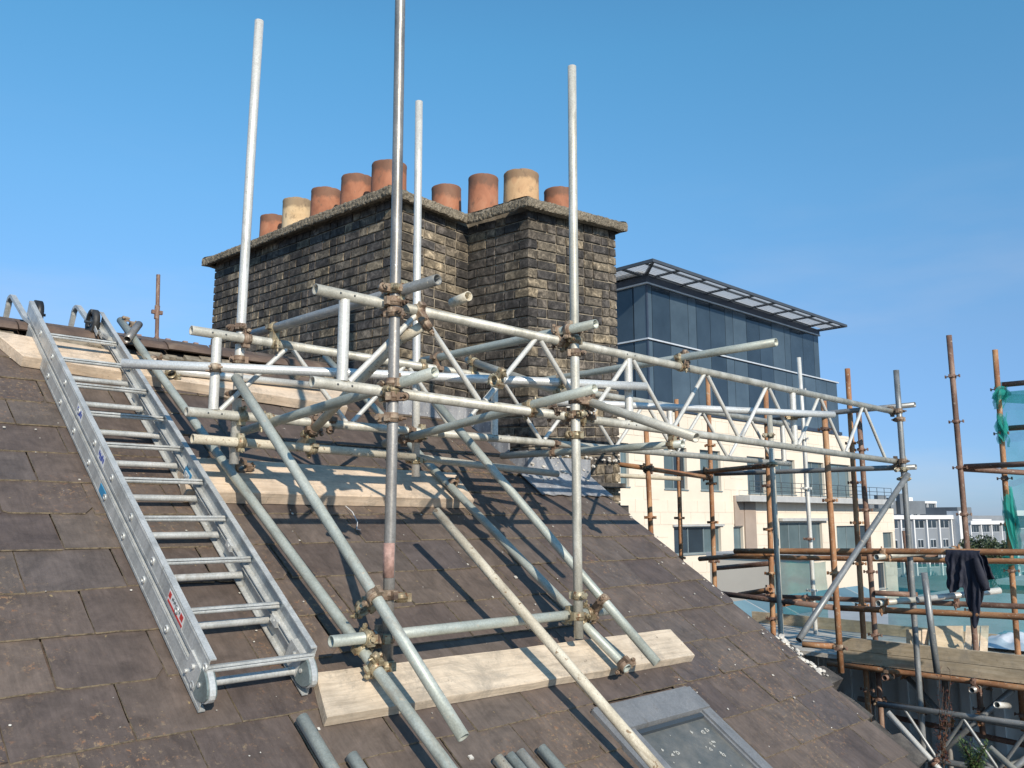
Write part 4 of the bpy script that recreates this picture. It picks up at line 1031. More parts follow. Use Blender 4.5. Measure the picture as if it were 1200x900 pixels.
# toe boards and the tube that carries them
ZD = -1.256
LG((7.74, 3.85, -1.335), (7.74, 1.0, -1.340), 'rusty_orange', 'orange tube carrying the long toe board')
for (z0_, z1_) in ((-1.305, -1.202), (-1.198, -1.092)):
    mb = MB(); mb.uvbox(7.765, 7.805, 1.0, 3.74, z0_, z1_); mb.build('toe_board', 'timber_grey', rus, frame(W(7.78, 2.2, (z0_ + z1_) / 2), vV, zV))
mb = MB(); mb.uvbox(9.4, 9.44, 4.12, 5.6, ZD, -1.13); mb.build('toe_board', 'timber_grey', rus, frame(W(9.4, 4.8, -1.2), vV, zV))
mb = MB(); mb.uvbox(9.4, 9.44, 1.0, 4.10, ZD, -1.145); mb.build('toe_board', 'timber_grey', rus, frame(W(9.41, 3, -1.2), vV, zV))
for k in range(7):
    U0 = 7.82 + k * .226; mb = MB(); dz = R.uniform(-.006, .006)
    mb.uvbox(U0, U0 + .220, 1.0, 5.6, ZD - .042 + dz, ZD - .004 + dz); mb.build('deck_board', 'timber_deck', rus, frame(W(U0 + .11, 3.2, ZD - .02), vV, zV))
# lattice work below the walkway
for z_, e_ in ((-1.585, -1.555), (-1.96, -1.93)): LG((7.55, 3.32, z_), (7.55, 1.0, e_), 'grey_steel')
for k in range(4):
    V = 3.1 - k * .46
    for p_, q_ in (((7.55, V, -1.60), (7.55, V - .23, -1.94)), ((7.55, V - .46, -1.60), (7.55, V - .23, -1.94))):
        m = MB(); m.tube(W(*p_), W(*q_), .0145, 10); m.build('brace', 'grey_steel', rus, zframe((W(*p_) + W(*q_)) / 2, W(*q_) - W(*p_)))
for (a_, b_, m_) in (((8.3, 4.0, -1.36), (8.3, .8, -1.35), 'dull_steel'), ((9.1, 4.0, -1.38), (9.1, .8, -1.37), 'rusty_brown'), ((8.0, 3.7, -1.66), (8.0, .8, -1.70), 'dull_steel'), ((8.4, 3.6, -1.86), (8.4, .8, -1.98), 'rusty_brown'),
                  ((7.66, 2.6, -1.39), (9.3, 2.6, -1.39), 'dull_steel'), ((7.66, 3.3, -1.385), (9.3, 3.3, -1.39), 'rusty_brown'), ((8.2, 3.0, -1.35), (8.2, 3.0, -4.0), 'dull_steel'), ((8.2, 2.3, -1.35), (8.2, 2.3, -4.0), 'dull_steel'), ((8.1, 3.6, -1.35), (8.1, 3.6, -4.0), 'dull_steel'),
                  ((8.25, 3.4, -1.4), (8.25, 2.6, -2.2), 'grey_steel'), ((7.45, 3.2, -1.62), (7.45, 2.3, -2.5), 'galvanised_white'), ((7.6, 2.1, -1.7), (7.6, 2.9, -2.5), 'grey_steel'), ((8.0, 2.4, -1.4), (8.0, 3.2, -2.2), 'grey_steel'), ((7.2, 2.35, -1.7), (7.2, 1.6, -2.3), 'galvanised_pale')):
    LG(a_, b_, m_, None, 'ledger')
T('stub_tube', onU(1168, 826, 7.45), onU(1182, 827, 7.85), 'galvanised_white', par=rus, auto=False)
print('rusty couplers', autocouple(RT_, rus, ['rusty_orange', 'rusty_brown', 'coupler_rust']))

# things on the walkway
def free(name, mb, mat, lab, cat, M=None, group=None): return tag(mb.build(name, mat, None, M), lab, cat, group)
mb = MB(); p0, p1 = onZ(1090, 766, ZD), onZ(1128, 766, ZD); q = vV * .03 + uV * .12
mb.box8([p0, p1, p1 + uV * .04, p0 + uV * .04, p0 + q + zV * .235, p1 + q + zV * .235, p1 + q + uV * .04 + zV * .235, p0 + q + uV * .04 + zV * .235]); free('plywood_offcut', mb, 'timber_grey', 'grey sheet offcut leaning on the walkway left of the three pale offcuts', 'board')
for k, (xa, xb) in enumerate(((1130, 1137), (1139, 1146), (1148, 1156))):
    mb = MB(); p0, p1 = onZ(xa, 765, ZD), onZ(xb, 765, ZD)
    q = uV * .10; mb.box8([p0, p1, p1 + uV * .03, p0 + uV * .03, p0 + q + zV * .2355, p1 + q + zV * .2355, p1 + q + uV * .03 + zV * .2355, p0 + q + uV * .03 + zV * .2355])
    free('timber_offcut', mb, 'timber_board', ('leftmost', 'middle', 'rightmost')[k] + ' of three pale timber offcuts leaning together behind the toe board', 'offcut', None, 'timber offcuts on the walkway')
for k, (xa, xb, hh) in enumerate(((1062, 1068, .20), (1071, 1079, .19), (1081, 1087, .20))):
    mb = MB(); p0, p1 = onZ(xa, 764, ZD), onZ(xb, 764, ZD); q = uV * .03
    mb.box8([p0, p1, p1 + uV * .03, p0 + uV * .03, p0 + q + zV * hh, p1 + q + zV * hh, p1 + q + uV * .03 + zV * hh, p0 + q + uV * .03 + zV * hh])
    free('wood_block', mb, ('timber_grey', 'timber_board', 'timber_new')[k], ('darkest brownish', 'middle pale', 'palest right-hand')[k] + ' wood block standing left of the grey sheet offcut', 'block', None, 'wood blocks on the walkway')
mb = MB(); n_ = 22; c0 = onZ(1205, 757, ZD + .01); vs = []
for i in range(n_ + 1):
    for j in range(n_ + 1):
        a_, b_ = i / n_ - .5, j / n_ - .5
        p = c0 + vV * (a_ * .72) + uV * (b_ * 1.05); e = max(0, 1 - (2 * a_) ** 4) * max(0, 1 - (2 * b_) ** 4)
        vs.append(p + zV * (.02 + e * (.09 + .05 * noise.noise(p * 7) + .035 * abs(noise.noise(p * 16 + Vector((4, 0, 0)))))) + uV * .03 * noise.noise(p * 9))
mb.add(vs, [(i * (n_ + 1) + j, i * (n_ + 1) + j + 1, (i + 1) * (n_ + 1) + j + 1, (i + 1) * (n_ + 1) + j) for i in range(n_) for j in range(n_)], 0, True)
free('tarpaulin', mb, 'tarp_white', 'crumpled white plastic sheet lying on the walkway at the right edge', 'sheet')

# jacket over the guard rail: body draped both sides of the tube, one sleeve and hem hanging
def jacket():
    mb = MB(); rail_z = -.283; U_ = 7.05
    nx, ny = 34, 30
    def Vx(x): return uvz(onU(x, 650, U_))[1]
    Vl, Vr = Vx(1110), Vx(1150)
    for side in (-1, 1):
        vs = []
        for i in range(nx + 1):
            s_ = i / nx
            left = .305 + .02 * math.sin(s_ * 9)
            # hem outline across the cloth: left part medium, long tail, right lobe
            if s_ < .55: L = .27 + .03 * math.sin(s_ * 10) + .05 * s_
            elif s_ < .82: L = .36 + .22 * math.sin((s_ - .55) / .27 * math.pi)
            else: L = .29 - .12 * (s_ - .82)
            if side > 0: L *= .72
            for j in range(ny + 1):
                t = j / ny; ang = min(1, t / .09) * math.pi / 2
                r = .030; base_z = rail_z + r * math.cos(ang) - max(0, t - .09) * L * 1.02
                fold = .020 * math.sin(s_ * 21 + 2.2 * t) * t + .012 * math.sin(s_ * 47 + t * 5) * t + .010 * noise.noise(Vector((s_ * 5, t * 5, side)))
                off = r * math.sin(ang) + .022 * t * (1 if side < 0 else .6)
                V = Vl + (Vr - Vl) * s_ + (.0 if s_ < .5 else -.08 * max(0, s_ - .6) * 2 * t) + .008 * noise.noise(Vector((t * 6, s_ * 3, 9)))
                vs.append(W(U_ + side * (off + .012) + fold * .9, V, base_z))
        fs = [(i * (ny + 1) + j, i * (ny + 1) + j + 1, (i + 1) * (ny + 1) + j + 1, (i + 1) * (ny + 1) + j) for i in range(nx) for j in range(ny)]
        mb.add(vs, fs, 0, True)
    o = mb.build('jacket', 'jacket_navy', None, frame(W(U_, (Vl + Vr) / 2, rail_z), vV, zV)); tag(o, 'dark navy work jacket hung over the orange guard rail', 'jacket')
    m_ = o.modifiers.new('thick', 'SOLIDIFY'); m_.thickness = .006
    # sleeve
    def limb(name, pts, rad):
        m = MB(); seg = 16; vs = []
        for (p, r) in zip(pts, rad):
            for k in range(seg):
                t = 2 * math.pi * k / seg; w = 1 + .16 * noise.noise(Vector((math.cos(t) * 2, math.sin(t) * 2, p.z * 22)))
                vs.append(p + vV * (r * w * math.cos(t)) + uV * (r * .65 * w * math.sin(t)))
        fs = [(q * seg + k, q * seg + (k + 1) % seg, (q + 1) * seg + (k + 1) % seg, (q + 1) * seg + k) for q in range(len(pts) - 1) for k in range(seg)]
        m.add(vs, fs, 0, True); m.add([vs[-seg + k] for k in range(seg)], [tuple(range(seg))]); m.build(name, 'jacket_navy', o, frame(pts[0], vV, zV))
    limb('sleeve', [onU(x, y, 6.99) for x, y in ((1143, 654), (1147, 668), (1152, 682), (1156, 692))], (.022, .034, .036, .022))
jacket()

# ------------------------------------------------------------------ debris netting
def net(name, P, nu, nv, mat, lab, wob=.03, group=None):
    mb = MB(); vs = []
    for i in range(nu + 1):
        for j in range(nv + 1):
            a_, b_ = i / nu, j / nv; p = (P[0] * (1 - a_) + P[1] * a_) * (1 - b_) + (P[3] * (1 - a_) + P[2] * a_) * b_
            vs.append(p + uV * (wob * noise.noise(p * 3.1) + wob * .4 * noise.noise(p * 9)) + zV * (-.02 * math.sin(a_ * math.pi * 3) ** 2 * (1 - b_)))
    mb.add(vs, [(i * (nv + 1) + j, i * (nv + 1) + j + 1, (i + 1) * (nv + 1) + j + 1, (i + 1) * (nv + 1) + j) for i in range(nu) for j in range(nv)], 0, True)
    return tag(mb.build(name, mat), lab, 'netting', group)
net('debris_net', [W(9.5, 5.36, -.53), W(9.5, 4.68, -.51), W(9.5, 4.68, -1.24), W(9.5, 5.36, -1.24)], 10, 18, 'net_teal', 'teal netting panel hung below the rail left of the thick orange upright')
net('debris_net', [W(9.52, 4.02, -.49), W(9.52, 1.0, -.42), W(9.52, 1.0, -1.24), W(9.52, 4.02, -1.24)], 30, 18, 'net_teal', 'wide teal netting behind the jacket and the guard rails')
net('debris_net', [W(8.5, 2.44, 1.09), W(8.5, 1.0, 1.09), W(8.5, 1.0, -.5), W(8.5, 2.44, -.5)], 22, 22, 'net_thin', 'thin blue-green net against the sky at the right edge')
mb = MB(); pts = [W(8.46, 2.505, 1.055), W(8.46, 2.45, 1.02), W(8.46, 1.0, .78), W(8.46, 1.0, 1.10), W(8.46, 2.44, 1.105), W(8.46, 2.49, 1.09)]
mb.add(pts + [p + uV * .03 for p in pts], [tuple(range(6)), tuple(reversed(range(6, 12)))] + [((i + 1) % 6, i, 6 + i, 6 + (i + 1) % 6) for i in range(6)])
tag(mb.build('net_roll', 'net_teal'), 'doubled teal fold of net with a rounded end across the right upright', 'netting')
def wrap(x, ys, rad, lab):
    rw = random.Random(31)
    for (ya, yb, r) in ys:
        a_, b_ = onD(x(ya), ya, 7.57), onD(x(yb), yb, 7.57); mb = MB(); L = (a_ - b_).length
        for q in range(9):
            n_ = 18; an = rw.uniform(0, 6.28); tw = rw.uniform(-3, 3); t0 = rw.uniform(0, .35); t1 = rw.uniform(.6, 1.05); w0 = r * rw.uniform(.35, .7); vs = []
            for i in range(n_ + 1):
                t = t0 + (t1 - t0) * i / n_; c = a_.lerp(b_, t); A_ = an + tw * t
                rr_ = .026 + r * .35 * (.3 + abs(noise.noise(Vector((t * 3, q, ya)))) * 1.6)
                c = c + uV * rr_ * math.cos(A_) + vV * rr_ * math.sin(A_)
                d = (uV * -math.sin(A_ + .8 * t) + vV * math.cos(A_ + .8 * t)) * (w0 * (.5 + .7 * math.sin(math.pi * min(1, i / n_ * 1.05))) * (1 + .4 * noise.noise(Vector((t * 9, q * 3, 1)))))
                vs += [c - d, c + d + zV * .01 * noise.noise(Vector((t * 20, q, 5)))]
            mb.add(vs, [(2 * i, 2 * i + 1, 2 * i + 3, 2 * i + 2) for i in range(n_)], 0, True)
        tag(mb.build('net_wrap', 'net_folded'), lab[0], 'netting', 'netting bunched round the right upright'); lab.pop(0)
wrap(lambda y: 1166 + (y - 410) * 26 / 345 + 2, ((447, 478, .075), (478, 522, .060), (565, 655, .062), (651, 664, .085)), .05,
     ['topmost teal net bunch on the right upright, at the upper short rail', 'teal net bunch on the right upright just under the folded net', 'longest torn teal net bunch hanging on the right upright against the far buildings', 'lowest small teal net bunch on the right upright below the orange rail'])

# ------------------------------------------------------------------ the office building with the dark glass storeys
VW = 27.5
off = empty('office_building', W(45, VW, GROUND), 'large cream stone office building with dark glass top storeys and overhanging louvred roof', 'building')
def u_at(x, y, V=VW): return uvz(onV(x, y, V))[0]
def bU(x, y=520): return u_at(x, y)
WIN = []      # (U0,U1,z0,z1, panes)
for (x0, x1, z0, z1, n_) in ((700, 706, 1.4, 3.7, 1), (727, 737, 1.5, 3.72, 1), (778, 805, 1.45, 3.75, 2), (820.5, 844.5, 1.45, 3.75, 2)): WIN.append((bU(x0, 545), bU(x1, 545), z0, z1, n_))
for (x0, x1) in ((876, 897), (903, 932), (942, 966), (974, 997)): WIN.append((bU(x0, 560), bU(x1, 560), 1.38, 3.62, 2))
WIN.append((bU(790, 632), bU(845, 632), -2.05, -.58, 3)); WIN.append((bU(860, 632), bU(871, 632), -2.05, -.62, 1))
WIN.append((bU(914, 632), bU(964, 632), -2.2, -.40, 4)); WIN.append((bU(981, 632), bU(1021, 632), -2.3, -.66, 3)); WIN.append((bU(1035, 632), bU(1046.5, 632), -2.4, -1.2, 1))
for z_ in (-5.3, -8.6, -11.9):
    for k in range(9): WIN.append((31 + k * 4.0, 33.3 + k * 4.0, z_, z_ + 1.9, 2))
UEND, ULOW = bU(997.5, 545), 67.35
def wall_cells(mb, U0, U1, z0, z1, V, th, wins, mi=0):
    us = sorted({U0, U1} | {w for a_ in wins for w in a_[:2] if U0 < w < U1}); zs = sorted({z0, z1} | {w for a_ in wins for w in a_[2:4] if z0 < w < z1})
    for i in range(len(us) - 1):
        for j in range(len(zs) - 1):
            cu, cz = (us[i] + us[i + 1]) / 2, (zs[j] + zs[j + 1]) / 2
            if any(w[0] < cu < w[1] and w[2] < cz < w[3] for w in wins): continue
            mb.uvbox(us[i], us[i + 1], V, V + th, zs[j], zs[j + 1], mi)
W1 = [w for w in WIN if w[0] < UEND]; W2 = [w for w in WIN if w[1] > UEND]
mb = MB(); wall_cells(mb, 29.0, UEND, GROUND, 5.70, VW, .5, WIN); mb.uvbox(29.0, UEND, VW + .5, VW + 16, 5.2, 5.6); mb.uvbox(29, 29.5, VW + .5, VW + 16, GROUND, 5.2)
mb.uvbox(UEND - .5, UEND, VW + .5, VW + 16, GROUND, 5.2)
mb.build('wall', 'cream_stone', off)
mb = MB(); wall_cells(mb, UEND + .001, ULOW, GROUND, .58, VW + .002, .5, W2); mb.uvbox(UEND + .01, ULOW, VW + .502, VW + 14, .2, .5); mb.uvbox(ULOW - .5, ULOW, VW + .502, VW + 14, GROUND, .2)
mb.build('wing_wall', 'cream_stone', off)
# stone cladding panels standing a little proud, real open joints
mb = MB(); z = -4.4; row = 0
while z < 5.6:
    h = .66; U = 29.0 - (row % 2) * .7
    while U < ULOW:
        a_, b_ = max(29.02, U + .012), min(U + 1.388, ULOW)
        top = 5.68 if b_ <= UEND else .56
        if a_ < UEND < b_: b_ = UEND - .01
        z1 = min(z + h - .012, top if a_ < UEND else .56)
        if b_ - a_ > .2 and z1 - z > .1 and not any(a_ < w[1] and b_ > w[0] and z < w[3] and z1 > w[2] for w in WIN): mb.uvbox(a_, b_, VW - .022, VW - .001, z, z1)
        U += 1.4
    z += h; row += 1
mb.build('cladding_panel', 'cream_stone', off, kind='stuff')
for (U0, U1, z0, z1, n_) in WIN:
    mb = MB(); t = .07
    V0, V1 = VW + .16, VW + .26
    mb.uvbox(U0 + .001, U1 - .001, V0, V1, z0 + .001, z0 + t); mb.uvbox(U0 + .001, U1 - .001, V0, V1, z1 - t, z1 - .001); mb.uvbox(U0 + .001, U0 + t, V0, V1, z0 + t, z1 - t); mb.uvbox(U1 - t, U1 - .001, V0, V1, z0 + t, z1 - t)
    for k in range(1, n_): c = U0 + (U1 - U0) * k / n_; mb.uvbox(c - .04, c + .04, V0 + .001, V1 - .001, z0 + t, z1 - t)
    mb.uvbox(U0 - .05, U1 + .05, VW - .06, VW + .12, z0 - .06, z0 - .001)
    wd = mb.build('window', 'frame_grey', off)
    for k in range(n_):
        a_, b_ = U0 + (U1 - U0) * k / n_, U0 + (U1 - U0) * (k + 1) / n_; m = MB()
        m.uvbox(a_ + .02, b_ - .02, VW + .20, VW + .23, z0 + .03, z1 - .03); m.build('pane', R.choice(['glass_window', 'glass_window', 'glass_clear']), wd)
# brown stone strip, balcony slab and rail
mb = MB(); mb.uvbox(bU(872, 620), bU(885, 620), VW - .10, VW - .024, -3.0, 1.10); mb.uvbox(bU(859.5, 600), bU(870, 600), VW - .10, VW - .024, -.56, 1.2); mb.build('stone_strip', 'brown_stone', off)
mb = MB(); mb.uvbox(44.8, 65.0, VW - 1.0, VW - .025, .86, 1.22); mb.build('balcony_slab', 'grey_slab', off)
mb = MB()
for zz in (2.05, 1.75, 1.5): mb.tube(W(44.9, VW - .95, zz), W(64.9, VW - .95, zz), .018, 6, False)
for k in range(17): mb.tube(W(44.9 + k * 1.25, VW - .95, 1.22), W(44.9 + k * 1.25, VW - .95, 2.05), .022, 6, False)
mb.build('balcony_rail', 'dark_frame', off)
mb = MB(); mb.uvbox(bU(912, 605), bU(967, 605), VW - .3, VW - .03, -.30, -.12); mb.uvbox(bU(788, 618), bU(847, 618), VW - .14, VW - .03, -.55, -.45); mb.build('lintel', 'grey_slab', off, kind='stuff')
# glass storeys
UC = 36.72; UT = 56.55; ULB = 59.0
ZB0, ZB1, ZB2, ZB3 = 5.95, 9.50, 12.60, 12.94
mb = MB(); mb.uvbox(UC + .05, ULB - .05, VW + .12, VW + 20, 5.72, ZB1); mb.uvbox(UC + .05, UT - .05, VW + .12, VW + 20, ZB1, ZB3 - .1); mb.build('core', 'navy_panel', off)
cols = [u_at(x, 360) for x in (757.5, 764, 785, 806, 815.5, 831.5, 849, 858, 873.5, 888.5)]
cols[0] = UC
while cols[-1] < ULB - 1.0: cols.append(cols[-1] + R.choice((1.5, 1.7, 1.6, .8)))
for (z0, z1, lim) in ((ZB0, ZB1 - .06, ULB), (ZB1 + .06, ZB2 - .06, UT)):
    cc = [c for c in cols if c < lim - .4] + [lim]
    for k in range(len(cc) - 1):
        nar = cc[k + 1] - cc[k] < 1.2; m = MB(); m.uvbox(cc[k] + .02, cc[k + 1] - .02, VW, VW + .06, z0, z1)
        m.build('glass_panel', 'glass_spandrel' if nar or R.random() < .5 or (z0 < 8 and R.random() < .3) else 'glass_clear', off)
    vv = [VW + .005, VW + .9, VW + 3.2, VW + 5.5, VW + 7.8, VW + 10.1, VW + 12.4]
    for k in range(6):
        m = MB(); m.uvbox(UC - .01, UC + .05, vv[k] + .07, vv[k + 1] - .02, z0, z1); m.build('glass_panel', 'glass_spandrel' if k in (0, 3) else 'glass_clear', off)
mb = MB()
for zz, lim in ((ZB1, ULB), (ZB2, UT)):
    mb.uvbox(UC - .12, lim + .1, VW - .12, VW + .04, zz - .04, zz + .04); mb.uvbox(UC - .12, UC + .04, VW + .041, VW + 13, zz - .04, zz + .04)
mb.build('white_line', 'white_trim', off)
mb = MB(); mb.uvbox(UC - .02, UT + .2, VW - .02, VW + .1, ZB2 + .06, ZB3 + .1); mb.uvbox(UC - .02, UC + .1, VW + .11, VW + 13, ZB2 + .06, ZB3 + .1); mb.build('fascia', 'navy_panel', off)
mb = MB(); mb.uvbox(UC - .03, UC + .09, VW - .02, VW + .06, 5.7, ZB2 - .06); mb.uvbox(UC - .2, ULB + .2, VW - .10, VW + .3, 5.71, 5.93); mb.build('corner_trim', 'navy_panel', off)
# terrace parapet at the right
mb = MB(); mb.uvbox(UT + .05, ULB + .05, VW + .2, VW + 12, ZB1 + .06, ZB1 + .12); mb.build('terrace', 'grey_slab', off)
# louvred canopy
ZC = 13.05; OV = 1.8
mb = MB(); mb.uvbox(UC - OV, UT + .75, VW - OV, VW - OV + .12, ZC, ZC + .17); mb.uvbox(UC - OV, UC - OV + .12, VW - OV + .121, VW + 13, ZC, ZC + .17); mb.uvbox(UT + .63, UT + .75, VW - OV + .121, VW + 6, ZC, ZC + .17)
k = 0; U = UC - OV + 2.55
while U < UT + .4: mb.uvbox(U, U + .07, VW - OV + .121, VW + .1, ZC + .01, ZC + .13); U += 2.55
V = VW + .3
while V < VW + 12: mb.uvbox(UC - OV + .121, UC + .1, V, V + .12, ZC + .01, ZC + .13); V += 2.55
mb.box8([W(UC - OV + .1, VW - OV + .1, ZC), W(UC - OV + .25, VW - OV + .1, ZC), W(UC + .1, VW - .05, ZC), W(UC - .05, VW + .05, ZC), W(UC - OV + .1, VW - OV + .1, ZC + .15), W(UC - OV + .25, VW - OV + .1, ZC + .15), W(UC + .1, VW - .05, ZC + .15), W(UC - .05, VW + .05, ZC + .15)])
mb.uvbox(UC - OV + .2, UT + .6, VW - 1.2, VW - 1.14, ZC + .02, ZC + .12)
mb.build('canopy_frame', 'canopy_metal', off)
mb = MB(); V = VW - OV + .17
while V < VW + .05:
    mb.box8([W(UC - OV + .3, V, ZC + .03), W(UT + .62, V, ZC + .03), W(UT + .62, V + .045, ZC + .05), W(UC - OV + .3, V + .045, ZC + .05), W(UC - OV + .3, V, ZC + .045), W(UT + .62, V, ZC + .045), W(UT + .62, V + .045, ZC + .065), W(UC - OV + .3, V + .045, ZC + .065)]); V += .20
U = UC - OV + .17
while U < UC: mb.uvbox(U, U + .045, VW + .2, VW + 12, ZC + .08, ZC + .10); U += .19
mb.build('louvre', 'canopy_slat', off, kind='stuff')
mb = MB(); mb.add([W(UC - OV + .13, VW - OV + .13, ZC + .165), W(UT + .62, VW - OV + .13, ZC + .165), W(UT + .62, VW + .05, ZC + .165), W(UC - OV + .13, VW + .05, ZC + .165)], [(0, 1, 2, 3)])
mb.add([W(UC - OV + .13, VW + .052, ZC + .165), W(UC + .05, VW + .052, ZC + .165), W(UC + .05, VW + 12.9, ZC + .165), W(UC - OV + .13, VW + 12.9, ZC + .165)], [(0, 1, 2, 3)]); mb.build('mesh_sheet', 'canopy_mesh', off)
mb = MB(); mb.uvbox(UC - .5, UT + .1, VW + .1, VW + 14, ZC + .26, ZC + .34); mb.build('roof', 'canopy_slat', off)

# ------------------------------------------------------------------ low roofs and walls seen through and under the net
def bld(name, U0, U1, V0, V1, z1, mat, lab, roof=None, cat='building'):
    e = empty(name, W((U0 + U1) / 2, (V0 + V1) / 2, GROUND), lab, cat); mb = MB(); mb.uvbox(U0, U1, V0, V1, GROUND, z1); mb.build('wall', mat, e)
    mb = MB(); mb.uvbox(U0 - .1, U1 + .1, V0 - .1, V1 + .1, z1 + .001, z1 + .15); mb.build('parapet', roof or mat, e); return e
nb = bld('neighbour_house', 9.4, 16.0, -3.0, 5.6, -1.42, 'pale_sheet', 'pale sheeted wall and flat top seen under the walkway boards', 'grey_slab', 'house')
m = MB(); V = -1.0
while V < 5.3: m.uvbox(9.36, 9.399, V, V + .09, GROUND, -1.46); V += .3
m.build('sheet_rib', 'pale_sheet', nb, kind='stuff')
lo = bld('brick_building', 28.5, 34.0, 4.5, 8.6, -2.0, 'red_brick_wall', 'dull red brick block behind the netting right of the jacket', 'grey_slab')
for (a_, b_) in ((4.9, 5.6), (6.1, 6.8)):
    m = MB(); m.uvbox(28.44, 28.499, a_, b_, -4.6, -3.2); m.build('window', 'dark_frame', lo)
gl = empty('glazed_roof', W(20, 9, GROUND), 'glazed lean-to roof with thin white bars behind the netting', 'building')
mb = MB(); mb.uvbox(17.0, 27.5, 6.0, 12.5, GROUND, -5.0); mb.build('wall', 'grey_render', gl)
for i in range(9):
    for j in range(4):
        U0, U1 = 17.0 + i * 1.16, 17.0 + (i + 1) * 1.16; Va, Vb = 6.0 + j * 1.6, 6.0 + (j + 1) * 1.6; zf = lambda V: -4.9 + (V - 6.0) * .42
        m = MB(); m.box8([W(U0 + .03, Va + .03, zf(Va)), W(U1 - .03, Va + .03, zf(Va)), W(U1 - .03, Vb - .03, zf(Vb)), W(U0 + .03, Vb - .03, zf(Vb)), W(U0 + .03, Va + .03, zf(Va) + .03), W(U1 - .03, Va + .03, zf(Va) + .03), W(U1 - .03, Vb - .03, zf(Vb) + .03), W(U0 + .03, Vb - .03, zf(Vb) + .03)])
        m.build('pane', 'glass_teal', gl)
m = MB()
for i in range(10): m.tube(W(17.0 + i * 1.16, 6.0, -4.88), W(17.0 + i * 1.16, 12.4, -2.19), .025, 6)
m.build('glazing_bar', 'grey_render', gl, kind='stuff')
bld('low_block', 36, 60, 2, 14, -4.2, 'grey_render', 'grey rendered low block behind the netting, under the far terraces', 'dark_roofing')
bld('cream_low_block', 30.5, 36.0, 15.5, 20.0, -1.6, 'cream_stone', 'small cream block below the office building, seen between netting panels', 'grey_slab')
bld('shed_block', 22, 30, -8, 3.2, -3.6, 'white_render', 'pale low block behind the right hand netting', 'dark_roofing')

lr = empty('dark_filler', W(8, 1.5, GROUND), 'dark flat box added to darken the gap at the lower right corner', 'roof')  # dark box added to make this corner of the gap dark; no known roof
mb = MB(); mb.uvbox(7.0, 9.3, -1.0, 2.7, -2.32, -2.22); mb.build('roof', 'filler_dark', lr)
mb = MB(); mb.uvbox(7.0, 9.2, -.9, 2.45, GROUND, -2.321); mb.build('wall', 'dark_roofing', lr)
# far housing blocks with white frames
def far_block(name, c, ang, Wd, Dp, zt, z0, nf, nb_, lab, sc=1.0):
    M = Matrix.Translation(c) @ Matrix.Rotation(ang, 4, 'Z'); L = lambda x, y, z: M @ Vector((x, y, z))
    e = empty(name, L(0, 0, GROUND), lab, 'building')
    def bx(m, x0, x1, y0, y1, z0_, z1_, mi=0): m.box8([L(x0, y0, z0_), L(x1, y0, z0_), L(x1, y1, z0_), L(x0, y1, z0_), L(x0, y0, z1_), L(x1, y0, z1_), L(x1, y1, z1_), L(x0, y1, z1_)], mi)
    m = MB(); bx(m, 0, Wd, 0, Dp, z0, zt); m.build('wall', 'grey_cladding', e)
    fh = (zt - z0) / nf; bw = Wd / nb_
    for k in range(nb_ + 1):
        m = MB(); bx(m, k * bw - .12, k * bw + .12, -.35, -.001, z0, zt); m.build('pier', 'white_render', e)
    m = MB(); bx(m, -.2, Wd + .2, -.5, -.36, zt - .25, zt + .3); bx(m, -.2, Wd + .2, -.359, Dp, zt + .001, zt + .3); m.build('parapet', 'white_render', e)
    for f in range(nf):
        for k in range(nb_):
            zc = z0 + fh * f
            w = m = MB(); wide = (k + f) % 3 != 0
            a_, b_ = (k * bw + .35, (k + 1) * bw - .35) if f % 2 == 0 else (k * bw + bw * .3, k * bw + bw * .75)
            bx(m, a_, b_, -.06, .0 - .001, zc + fh * .42, zc + fh * .88); w = m.build('window', 'white_trim', e)
            nn = 3 if b_ - a_ > 2.2 else 2
            for q in range(nn):
                m = MB(); bx(m, a_ + (b_ - a_) * q / nn + .06, a_ + (b_ - a_) * (q + 1) / nn - .06, -.09, -.061, zc + fh * .46, zc + fh * .84); m.build('pane', 'glass_clear', w)
    return e, bx
pA = onD(1040, 640, 118); pB = onD(1115, 640, 124)
d_ = (pB - pA); ang = math.atan2(d_.y, d_.x); wid = math.hypot(d_.x, d_.y)
e, bx = far_block('housing_block', Vector((pA.x, pA.y, 0)), ang, wid, 9, -.15, -8.2, 3, 5, 'grey housing block with white piers, right of the cream building')
m = MB(); bx(m, wid + .2, wid + 2.1, -1.4, .5, -8.2, .75); m.build('end_wall', 'white_render', e)
m = MB(); bx(m, .5, wid - 1, 3, 12, .31, 2.2); m.build('roof_storey', 'dark_roofing', e)
for x0, x1, h in ((1.5, 3.2, 2.9), (4.0, 5.0, 2.6), (6.0, 6.6, 3.2)): 
    m = MB(); bx(m, x0, x1, 2.3, 2.95, .31, h); m.build('roof_plant', 'dark_roofing', e)
pA = onD(1137, 640, 132); pB = onD(1185, 640, 140); d_ = pB - pA
e2, bx2 = far_block('housing_block', Vector((pA.x, pA.y, 0)), math.atan2(d_.y, d_.x), math.hypot(d_.x, d_.y), 9, -1.0, -8.8, 3, 4, 'lower grey and white housing block behind the trees at the right')
m = MB(); bx2(m, 1, 5.5, 2, 8, -.69, 1.4); m.build('roof_storey', 'dark_roofing', e2)
pA = onD(1067, 600, 210); pB = onD(1096, 600, 216); d_ = pB - pA
e3, bx3 = far_block('tower_block', Vector((pA.x, pA.y, 0)), math.atan2(d_.y, d_.x), math.hypot(d_.x, d_.y), 8, 3.4, -9, 5, 3, 'small white tower block far behind the housing block')
m = MB(); bx3(m, 1.4, 3.0, 1, 4, 3.7, 4.6); m.build('roof_storey', 'white_render', e3)
pA = onD(1190, 640, 90)
